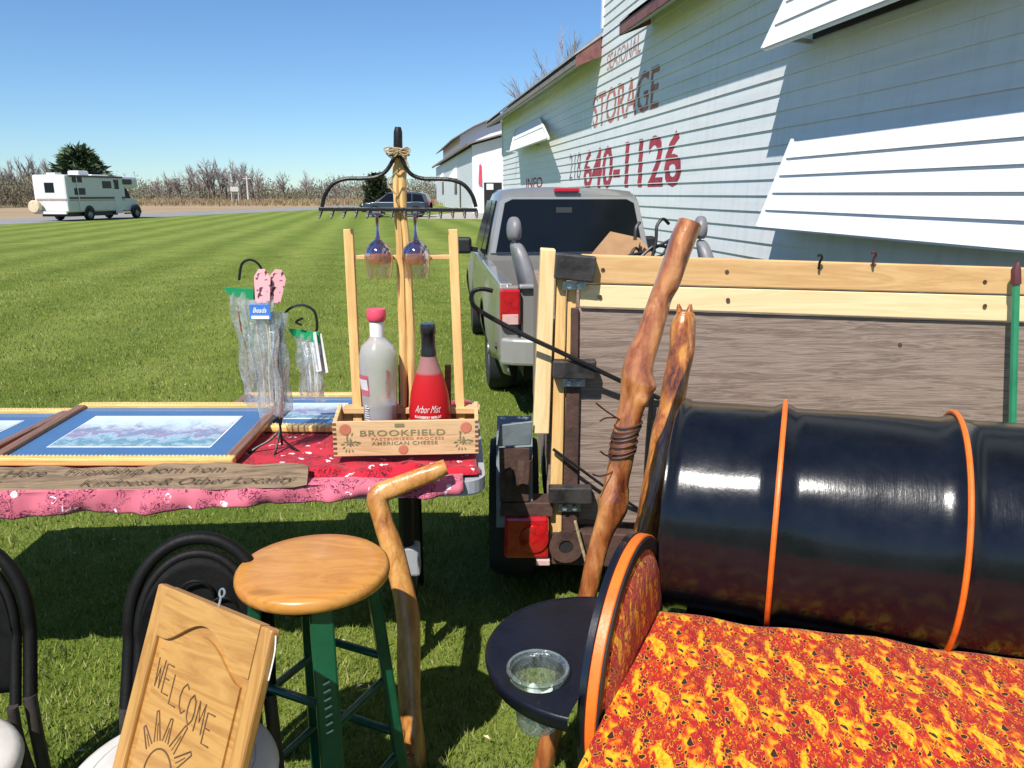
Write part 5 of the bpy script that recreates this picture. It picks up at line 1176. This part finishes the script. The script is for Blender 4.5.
wpx = [(446, 467, 2.20, 7.5), (430, 473, 2.19, 8.5), (408, 482, 2.185, 9), (388, 490, 2.18, 9.5), (378, 498, 2.17, 10), (383, 520, 2.15, 9.5), (392, 550, 2.12, 11), (403, 590, 2.08, 11), (409, 630, 2.04, 12), (409, 670, 2.00, 12.5), (411, 710, 1.96, 12), (414, 750, 1.93, 12), (417, 790, 1.90, 12)]
pts = []
for x, y, Y_, r in wpx: q = P(x, y, Y=Y_); zc_ = Y_*CP+(H-q.z)*SP; pts.append((tuple(q), r*zc_/F))
ws = stick('walking_stick', 'honey coloured walking stick with bent top resting on the table front', pts, M['stick_light'], bumps=[(.88, 1.2, .012, .4, .22), (.35, 3.0, .02, .5, .15), (.62, 5, .03, .6, .12)])
q = P(412, 748, Y=1.925)
MB().lathe([(.013, -.002), (.011, .006), (.007, .004), (.006, .009), (0, .008)], 14, q+Vector((.0, -.026, 0)), (Vector((1, 0, 0)), UP, Vector((0, -1, 0)))).build('knot', M['stick_light'], ws, world=True, smooth=True)

sx0 = P(313, 565, Z=.74)
st_ = thing('bar_stool', 'round wooden seat bar stool with dark green legs', 'stool', (sx0.x, sx0.y, 0), R(0))
sr = 76*(sx0.y*CP+.86*SP)/F
MB().lathe([(0, .705), (sr*.93, .705), (sr*.99, .712), (sr, .722), (sr*.99, .734), (sr*.95, .741), (sr*.8, .743), (0, .742)], 48).build('seat', M['stool_wood'], st_, smooth=True, angle=60)
legs = []
for a_ in (-70, 20, 110, 200):
    c_, s__ = math.cos(R(a_)), math.sin(R(a_)); a0_ = Vector((c_*.135, s__*.135, .70)); a1_ = Vector((c_*.205, s__*.205, 0)); legs.append((a0_, a1_))
    MB().beam(a0_, a1_, .052, .03, (c_, s__, 0)).build('leg', M['green_paint'], st_, bevel=.005)
MB().lathe([(0, .685), (.14, .685), (.14, .7045), (0, .7045)], 24).build('swivel_plate', M['chair_black'], st_)
for i in range(4):
    for hgt in ((.40, .17) if i % 2 == 0 else (.46, .23)):
        f0_, f1_ = 1-hgt/.7, 1-hgt/.7; a_ = legs[i][0].lerp(legs[i][1], f0_); b_ = legs[(i+1) % 4][0].lerp(legs[(i+1) % 4][1], f1_)
        MB().tube([a_, b_], .0105, 10).build('rung', M['green_paint'], st_, smooth=True)
rg = random.Random(4); a0_, a1_ = legs[0]; mb = MB()
for i in range(7):
    c_ = a0_.lerp(a1_, .24+.028*i)+Vector((.006, -.0185, 0)); mb.beam(c_+Vector((-.008, -.0, -.005)), c_+Vector((.007, 0, .004)), .002, .004)
mb.build('leaf_decal', M['pale_mark'], st_)

# ------------------------------------------------------------------ bentwood chairs
def chair(x, y, rz, label, src=None):
    if src:
        t = copy_tree(src); t.location = (x, y, -.03); t.rotation_euler = (0, 0, rz); t['label'] = label; return t
    t = thing('bentwood_chair', label, 'chair', (x, y, -.03), rz, 'black bentwood chairs with cream round seats')
    MB().lathe([(0, .43), (.185, .43), (.205, .437), (.21, .452), (.205, .468), (.19, .477), (.165, .480), (.163, .4775), (.158, .4775), (.155, .480), (0, .482)], 48).build('seat', M['seat_white'], t, smooth=True, angle=50)
    MB().lathe([(.19, .405), (.207, .405), (.207, .432), (.19, .432)], 40).build('seat_ring', M['chair_black'], t, smooth=True)
    def hoop(w_, zt, r, n, y0=.20, ylean=.16, zlow=0):
        pts = []
        for i in range(31):
            a_ = math.pi*i/30; pts.append((math.cos(a_)*w_, y0+ylean*(.62+.38*math.sin(a_)), .60+(zt-.60)*math.sin(a_)**.8))
        pts = [(w_*1.02, y0+.03, .46)]+pts+[(-w_*1.02, y0+.03, .46)]
        return pts
    MB().tube(spline(hoop(.158, .828, .0, 0), 2), .0155, 10).build('back_hoop', M['chair_black'], t, smooth=True)
    MB().tube(spline(hoop(.132, .795, .0, 0, .185), 2), .0125, 10).build('inner_hoop', M['chair_black'], t, smooth=True)
    def bpan(u, v):
        a_ = math.pi*u; top_ = .60+.188*max(0, math.sin(a_))**.8; x_ = math.cos(a_)*.128; z_ = .475+(top_-.475)*v
        return (x_, .19+.16*(.62+.38*math.sin(a_)*max(0, min(1, (z_-.48)/.3)))-.012-.02*(1-v), z_)
    pn_ = MB().grid(bpan, 36, 14).build('back_panel', M['chair_panel'], t, smooth=True, solid=.008)
    for k__, (cx_, cz_, rr_) in enumerate(((-.06, .66, .036), (0, .70, .040), (.06, .66, .036), (0, .60, .05), (0, .60, .025))):
        c_ = Vector((cx_, .20+.16*(.62+.38*max(0, min(1, (cz_-.48)/.3)))-.040, cz_))
        MB().tube([c_+Vector((rr_*math.cos(a_), 0, rr_*1.1*math.sin(a_))) for a_ in [2*math.pi*i/20 for i in range(20)]], .004, 6, closed=True).build('scroll', M['chair_black'], pn_, smooth=True)
    for s in (-1, 1):
        MB().tube(spline([(s*.1612, .232, .475), (s*.166, .225, .35), (s*.17, .24, .2), (s*.20, .29, .0)], 6), [.0153]*18+[.014], 10).build('leg', M['chair_leg'], t, smooth=True)
        MB().tube(spline([(s*.134, .2, .47), (s*.136, .20, .38), (s*.15, .215, .22)], 6), .0125, 10).build('leg_stay', M['chair_leg'], t, smooth=True)
        MB().tube(spline([(s*.14, -.12, .42), (s*.155, -.145, .2), (s*.17, -.17, 0)], 6), .0145, 10).build('leg', M['chair_leg'], t, smooth=True)
    MB().tube([(.150*math.cos(a_), .150*math.sin(a_)+.01, .23) for a_ in [2*math.pi*i/32 for i in range(32)]], .009, 8, closed=True).build('leg_ring', M['chair_leg'], t, smooth=True)
    return t
ch = chair(-.70, 1.375, R(9), 'black bentwood chair with the carved welcome board leaning on it')
chair(-1.245, 1.36, R(14), 'black bentwood chair cut off by the left edge of the view', ch)

# ------------------------------------------------------------------ welcome board
TLc = P(158, 583, Y=1.50); bw = .384; bh = .385
Mr = Matrix.Rotation(-.6563, 3, 'Z') @ Matrix.Rotation(1.15, 3, 'X') @ Matrix.Rotation(.0722, 3, 'Z'); eu, ev, en = Mr.col[0], Mr.col[1], Mr.col[2]
wbd = bpy.data.objects.new('welcome_sign', None); COL.objects.link(wbd); wbd.empty_display_size = .1
tag(wbd, 'carved pine cabinet door reading WELCOME above a sun, leaning on the chair seat', 'sign')
Mx = Matrix((eu, ev, en)).transposed().to_4x4(); Mx.translation = TLc-ev*bh
wbd.location = Mx.translation; wbd.rotation_euler = Mx.to_euler()
# local: x right, y up the board, z out towards the viewer
sw = .036
MB().box((sw/2, bh/2, -.011), (sw, bh, .022)).build('stile', wood('oiled_pine_stile', (.31, .14, .034), (.48, .26, .075), 1, 8, 9, .42, .15, bst=.1), wbd, bevel=.005)
MB().box((bw-sw/2, bh/2, -.011), (sw, bh, .022)).build('stile', wbd.children[0].data.materials[0], wbd, bevel=.005)
x0, x1 = sw, bw-sw
def archy(x): t_ = (x-x0)/(x1-x0); return bh-.078-.0+.055*(math.sin(math.pi*min(1, max(0, (t_-.10)/.80)))**1.5)-.03*0
top = [(x0+(x1-x0)*i/24, archy(x0+(x1-x0)*i/24)-.02) for i in range(25)]
MB().prism(top+[(x1, bh), (x0, bh)], (0, 0, -.022), (1, 0, 0), (0, 1, 0), (0, 0, 1), .0215).build('top_rail', M['sign_wood_h'], wbd)
MB().box(((x0+x1)/2, .006, -.011), (x1-x0-.0005, .012, .021)).build('bottom_rail', M['sign_wood_h'], wbd)
inn = [(x, y-.006) for x, y in top]
MB().prism([(x0+.0, .0115)]+[(x1-.0, .0115)]+list(reversed(top)), (0, 0, -.019), (1, 0, 0), (0, 1, 0), (0, 0, 1), .008).build('panel', wbd.children[0].data.materials[0], wbd)
def shrink(p, d): cx, cy = (x0+x1)/2, .25; return (cx+(p[0]-cx)*(1-d*8), cy+(p[1]-cy)*(1-d*4.2))
rp_ = [(x0+.022, .022), (x1-.022, .022)]+[(min(x1-.022, max(x0+.022, x)), y-.022) for x, y in reversed(top)]
MB().prism(rp_, (0, 0, -.0115), (1, 0, 0), (0, 1, 0), (0, 0, 1), .006).build('raised_panel', wbd.children[0].data.materials[0], wbd, bevel=.0035)
GL = {'W': [[(0, 1), (.2, 0), (.5, .7), (.8, 0), (1, 1)]], 'E': [[(1, 1), (0, 1), (0, 0), (1, 0)], [(0, .5), (.7, .5)]], 'L': [[(0, 1), (0, 0), (1, 0)]], 'C': [[(1, .85), (.6, 1), (.15, .8), (0, .5), (.15, .2), (.6, 0), (1, .15)]], 'O': [[(.5, 1), (.1, .8), (0, .5), (.1, .2), (.5, 0), (.9, .2), (1, .5), (.9, .8), (.5, 1)]], 'M': [[(0, 0), (.1, 1), (.5, .35), (.9, 1), (1, 0)]]}
zt_ = -.0052; lx = x0+.028; mb = MB(); adv = (x1-x0-.09)/7
for i, ch_ in enumerate('WELCOME'):
    for st__ in GL[ch_]: mb.tube([(lx+adv*i+px*adv*.74, (bh-.192-.0085*i)+.004*(i % 2)+py*.056, zt_) for px, py in st__], .0017, 5)
mb.build('carved_letters', M['carve'], wbd)
mb = MB(); cx_, cy_ = (x0+x1)/2-.045, .042
mb.tube([(cx_+.046*math.cos(t_), cy_+.052*math.sin(t_), zt_) for t_ in [R(-60+300*i/30) for i in range(31)]], .0019, 5)
mb.tube([(cx_+.02*math.cos(t_)-.03, cy_+.018*math.sin(t_)-.02, zt_) for t_ in [R(0+200*i/12) for i in range(13)]], .0017, 5)
for i in range(9):
    a_ = R(-8+196*i/8); c_, s__ = math.cos(a_), math.sin(a_); l_ = .058 if i % 2 else .046
    b0 = Vector((cx_+c_*.062, cy_+s__*.066, zt_)); tip = Vector((cx_+c_*(.062+l_)+.006, cy_+s__*(.066+l_), zt_)); sd = Vector((-s__, c_, 0))*.010
    if x0+.02 < tip.x < x1-.02: mb.tube([b0-sd, tip-sd*.2, tip, tip+sd*.5, b0+sd], .0017, 5); mb.tube([b0, b0.lerp(tip, .6)], .0012, 5)
mb.build('carved_sun', M['carve'], wbd)
hk = MB(); hk.tube([(bw*.53+.008*math.cos(a_), bh+.026+.008*math.sin(a_), -.010) for a_ in [2*math.pi*i/16 for i in range(16)]], .0022, 6, closed=True); hk.tube([(bw*.53, bh, -.010), (bw*.53, bh+.018, -.010)], .0022, 6); hk.build('screw_eye', M['galv'], wbd)
hk = MB(); hk.tube(spline([(bw+.001, bh-.01, -.01), (bw+.006, bh-.04, -.012), (bw+.002, bh-.09, -.016)], 5), .0016, 5); hk.build('string', M['white_plastic'], wbd)

# ------------------------------------------------------------------ drum bench
A15 = R(15); A24 = .418; AD = R(20)
dc = Vector((.298, 1.646, .527)); DR = .29
sf = thing('drum_bench', 'bench made from a glossy black drum with flame print seat and orange trim', 'bench', (dc.x, dc.y, 0), -A15)
def arm(c, a_, parent):
    fx = Vector((math.cos(a_), -math.sin(a_), 0)); gy = Vector((math.sin(a_), math.cos(a_), 0)); axs = (gy, UP, fx)
    ar = MB().lathe([(.0, -.010), (DR*.45, -.008), (DR*.80, -.012), (DR*.885, -.024), (DR*.89, -.034)], 64, c+fx*.014, axs).build('arm', M['flame_small'], parent, world=True, smooth=True)
    MB().lathe([(DR*.885, -.020), (DR*.90, -.012), (DR*.985, -.012), (DR*.999, -.020)], 72, c+fx*.006, axs).build('inner_edge', M['black_soft'], ar, world=True, smooth=True)
    MB().lathe([(DR*.998, -.016), (DR*1.010, -.018), (DR*1.010, -.038), (DR*.998, -.040)], 72, c+fx*.006, axs).build('orange_band', M['orange'], ar, world=True, smooth=True)
    MB().lathe([(DR*.998, -.0395), (DR*1.012, -.042), (DR*1.012, -.056), (DR*.96, -.060), (0, -.060)], 72, c+fx*.006, axs).build('outer_shell', M['black_gloss'], ar, world=True, smooth=True)
    return fx, gy
fx, gy = arm(dc, A24, sf)
# drum
dx = Vector((math.cos(AD), -math.sin(AD), .02)).normalized(); dy = Vector((math.sin(AD), math.cos(AD), 0)); d0 = Vector((.47, 2.085, .745)); DRR = .292; rib = (.27, .675); DL = 1.0
prof = [(DRR*.93, .012), (DRR*.93, .0), (DRR*.985, -.004), (DRR*1.02, .0), (DRR*1.02, .012), (DRR, .018)]
for x in np.arange(.04, DL-.02, .02):
    b_ = sum(.017*math.exp(-((x-q)/.014)**2) for q in rib); prof.append((DRR+b_, float(x)))
prof += [(DRR, DL-.018), (DRR*1.02, DL-.012), (DRR*1.02, DL), (DRR*.93, DL), (DRR*.93, DL-.012)]
m, nt, b = newmat('brushed_black_drum_enamel'); v = coords(nt, (1, 1, 1))
n1 = noise(nt, coords(nt, (55, 5, 5)), 1.0, 5, .7); n2 = noise(nt, v, 11, 5, .65); n3 = noise(nt, v, 60, 3)
nt.links.new(ramp(nt, n2, [(.3, (.003, .004, .008)), (.7, (.007, .009, .014))]), b.inputs['Base Color'])
nt.links.new(math_(nt, 'MULTIPLY_ADD', n2, .16, .11), b.inputs['Roughness'])
b.inputs['Specular IOR Level'].default_value = .36
hsum = math_(nt, 'ADD', math_(nt, 'MULTIPLY', n1, .5), math_(nt, 'MULTIPLY', n2, 1.2)); bump(nt, b, hsum, .16, .005)
b.inputs['Anisotropic'].default_value = 0
M['drum'] = m
dmo = MB().lathe(prof, 96, d0, (dy, UP, dx), fn=lambda a_, h_: 1+.0035*math.sin(a_*7+h_*9)+.003*math.sin(a_*3-h_*17)-.012*math.exp(-((h_-.36)/.025)**2-((a_-2.75)/.07)**2)-.010*math.exp(-((h_-.55)/.018)**2-((a_-2.72)/.05)**2)).build('drum', M['drum'], sf, world=True, smooth=True, angle=60)
MB().lathe([(0, .014), (DRR*.94, .014)], 64, d0, (dy, UP, dx)).build('drum_end', M['black_soft'], dmo, world=True)
MB().lathe([(DRR*.94, DL-.014), (0, DL-.014)], 64, d0, (dy, UP, dx)).build('drum_end', M['black_soft'], dmo, world=True)
for q in rib:
    mb = MB(); rr_ = DRR+.0155; mb.tube([d0+dx*q+(dy*math.cos(a_)+UP*math.sin(a_))*rr_ for a_ in [2*math.pi*i/96 for i in range(96)]], .0068, 8, closed=True, fn=None); mb.build('rib_band', M['orange'], dmo, world=True, smooth=True)
# seat cushion in bench-local coordinates
def seatf(u, v):
    x = .0+1.18*u; yb = .235; yf = -.52; y = yf+(yb-yf)*v
    x += y*math.tan(A24-A15)*(1-u)
    eu_ = min(1, min(u*3+.12, 1-u)*14); ev_ = min(1, min(v*1.0, 1-v)*11)
    e = (math.sin(eu_*math.pi/2))**.6*(math.sin(ev_*math.pi/2))**.6
    z = .47+.088*e+.02*math.sin(math.pi*v)*math.sin(math.pi*u)+.005*math.sin(x*14+y*4)*e+.003*math.sin(x*31-y*17)*e
    return (x, y, z)
ct_ = MB().grid(seatf, 70, 50).build('seat_cushion', M['flame'], sf, smooth=True, angle=75)
MB().box((.60, -.17, .42), (1.16, .72, .07)).build('seat_frame', M['black_gloss'], sf, bevel=.01)
mb = MB(); lathe_ax = (Vector((0, 1, 0)), UP, Vector((1, 0, 0)))
mb.lathe([(.27, .03), (.27, 1.15)], 32, (0, -.15, .42), lathe_ax, math.pi, 2*math.pi); mb.build('base_shell', M['black_gloss'], sf, smooth=True, solid=.01)
for x in (.1, 1.08):
    for y in (-.42, .12): MB().tube([(x, y, .40), (x, y, 0)], .022, 10).build('leg', M['black_gloss'], sf, smooth=True)
MB().box((.6, .36, .46), (1.0, .30, .03)).build('drum_bracket', M['black_gloss'], sf)
for x in (.25, .95): MB().box((x, .48, .23), (.05, .05, .45)).build('drum_support', M['black_gloss'], sf)
c2 = dc+Vector((math.cos(A15), -math.sin(A15), 0))*1.23; arm(c2, R(6)+math.pi, sf)
# cup shelf
cs = Vector((.185, 1.565, .60)); rs = .243
def half(r, z, n=40): return [cs+gy*(r*math.cos(t_))-fx*(r*math.sin(t_))+Vector((0, 0, z)) for t_ in [R(-6+192*i/n) for i in range(n+1)]]
cupc = P(538, 668, Z=.615)
shf = MB(); hole = []
n = 40; o1 = half(rs, 0)
# top face as ring strips between hole and outline
hr = .062; ctr = Vector((cupc.x, cupc.y, .60)); outl = half(rs*.975, .0, n)+[]
loop = outl+[outl[-1].lerp(outl[0], i/8) for i in range(1, 8)]
import cmath
ang = lambda q: math.atan2(q.y-ctr.y, q.x-ctr.x)
b0_ = len(shf.v)
for q in loop:
    a_ = ang(q); shf.v.append(tuple(q)); shf.v.append((ctr.x+hr*math.cos(a_), ctr.y+hr*math.sin(a_), .597)); shf.v.append((ctr.x+hr*math.cos(a_), ctr.y+hr*math.sin(a_), .575))
for i in range(len(loop)):
    j = (i+1) % len(loop)
    for k__ in (0, 1): shf.f.append((b0_+3*i+k__, b0_+3*i+k__+1, b0_+3*j+k__+1, b0_+3*j+k__))
shf.build('cup_shelf', M['navy_gloss'], sf, world=True, smooth=True, angle=30)
lipr = [(rs*.972, .0), (rs*.985, .0015), (rs*1.0, .001), (rs*1.012, -.004), (rs*1.012, -.012), (rs*.995, -.020), (rs*.985, -.036), (rs*.95, -.040)]
MB().loft([half(r, z) for r, z in lipr], cap=False, closed=False).build('shelf_rim', M['navy_gloss'], sf, world=True, smooth=True, angle=80)
MB().beam(cs+gy*.1-Vector((0, 0, .03)), cs+gy*.1-Vector((0, 0, .25))+fx*.03, .02, .02).build('shelf_bracket', M['black_gloss'], sf, world=True)
cu_ = thing('plastic_cup', 'translucent plastic cup set into the black drink shelf', 'cup', (cupc.x, cupc.y, .475))
MB().lathe([(0, .002), (.042, .002), (.0445, .008), (.0585, .130), (.066, .134), (.0675, .139), (.066, .144), (.0605, .143)], 40).build('cup_body', M['cup'], cu_, smooth=True, angle=50)
MB().lathe([(.0625, .139), (.067, .142), (.0685, .139), (.067, .136)], 40).build('cup_rim', M['cup'], cu_, smooth=True)
pn = thing('folded_paper', 'pale green folded paper lying inside the plastic cup', 'paper', (cupc.x+.005, cupc.y, .490))
mb = MB(); mb.grid(lambda u, v: (.035*(u-.5)*2*.8, .05*(v-.5), .005+.055*v+.012*math.sin(u*7)), 8, 8); mb.build('sheet', mat('pale_green_paper', (.62, .70, .62), .7), pn, smooth=True, solid=.001)
mb = MB(); mb.grid(lambda u, v: (.03*(u-.5)*2-.005, .03*(v-.5)+.01, .03+.03*u+.012*math.sin(v*5)), 6, 6); mb.build('fold', bpy.data.materials['pale_green_paper'], pn, smooth=True, solid=.001)

# big glossy sticks
bp_ = [(690, 222, 2.12, 12.6), (683, 240, 2.113, 13.4), (673, 265, 2.103, 12.6), (660, 300, 2.089, 11.9), (650, 330, 2.077, 12.6), (641, 355, 2.067, 14.1), (637, 378, 2.058, 14.9), (633, 402, 2.048, 12.6), (626, 435, 2.035, 11.5), (621, 460, 2.025, 11.2), (616, 485, 2.015, 11.2), (613, 505, 2.007, 13.4), (603, 532, 1.997, 9.7), (594, 565, 1.984, 8.9), (584, 610, 1.966, 8.9), (568, 670, 1.942, 9.7), (551, 735, 1.916, 10.4), (541, 775, 1.9, 10.4)]
pts = []
for x, y, Y_, r in bp_: q = P(x, y, Y=Y_); pts.append((tuple(q), r*(Y_*CP+(H-q.z)*SP)/F))
bs1 = stick('glossy_staff', 'tall red brown varnished knotty staff wrapped with wire, leaning on the trailer', pts, M['stick_red'], bumps=[(.37, 4.2, .022, .8, .42), (.33, 3.3, .015, .6, -.25), (.405, 4.9, .015, .5, .3), (.28, 2.2, .02, .6, .2), (.17, 4.5, .012, .5, -.28), (.15, 4.6, .03, .9, .12), (.64, 1.5, .02, .6, .35), (.66, 2.3, .012, .5, -.3), (.60, 3.5, .014, .6, .2)], n=36, seg=12)
# wire wrap
mb = MB(); pth = []
for i in range(170):
    t_ = i/169; y_ = 419+(453-419)*t_+2.5*math.sin(t_*9); Y_ = 2.042-.014*t_; c_ = P(629-7.5*t_, y_, Y=Y_); rr_ = (13.4*(Y_*CP+(H-c_.z)*SP)/F); a_ = t_*2*math.pi*8.2
    pth.append(c_+Vector((rr_*math.cos(a_), rr_*math.sin(a_), .3*rr_*math.cos(a_))))
mb.tube(pth, .0034, 6); mb.build('wire_wrap', M['wire'], bs1, world=True, smooth=True)
for pix in ([(620, 420), (606, 411), (596, 403)], [(617, 418), (606, 418), (600, 421)], [(622, 455), (608, 456), (600, 451)], [(614, 462), (612, 472), (600, 476), (592, 474)]):
    MB().tube(spline([tuple(P(x, y, Y=2.03-.03*i)) for i, (x, y) in enumerate(pix)], 5), .0024, 5).build('wire_end', M['wire'], bs1, world=True, smooth=True)
bp_ = [(684, 312, 2.48, 8.3), (684, 322, 2.473, 12.0), (681, 350, 2.453, 13.3), (676, 380, 2.432, 12.9), (671, 410, 2.411, 12.9), (666, 440, 2.39, 14.7), (660, 475, 2.365, 14.7), (652, 510, 2.34, 13.8), (645, 540, 2.319, 12.9), (634, 590, 2.284, 12.0), (622, 650, 2.241, 12.0), (606, 715, 2.195, 12.0), (595, 770, 2.157, 12.0), (586, 850, 2.1, 12.0)]
pts = []
for x, y, Y_, r in bp_: q = P(x, y, Y=Y_); pts.append((tuple(Vector((q.x, q.y, max(.0, q.z)))), r*(Y_*CP+(H-q.z)*SP)/F))
bs2 = stick('dark_amber_staff', 'shorter dark amber varnished staff with forked tip, right of the tall one', pts, M['stick_dark'], bumps=[(.1, 1, .03, .6, .15), (.42, 3, .03, .7, .2), (.3, 5, .02, .5, -.2)], n=28, seg=9)
for dx_ in (-5, 6): MB().tube([P(684+dx_*.7, 316, Y=2.477), P(684+dx_, 308, Y=2.48), P(684+dx_*1.1, 304, Y=2.48)], [.015, .009, .004], 10).build('fork_tip', M['stick_dark'], bs2, world=True, smooth=True)
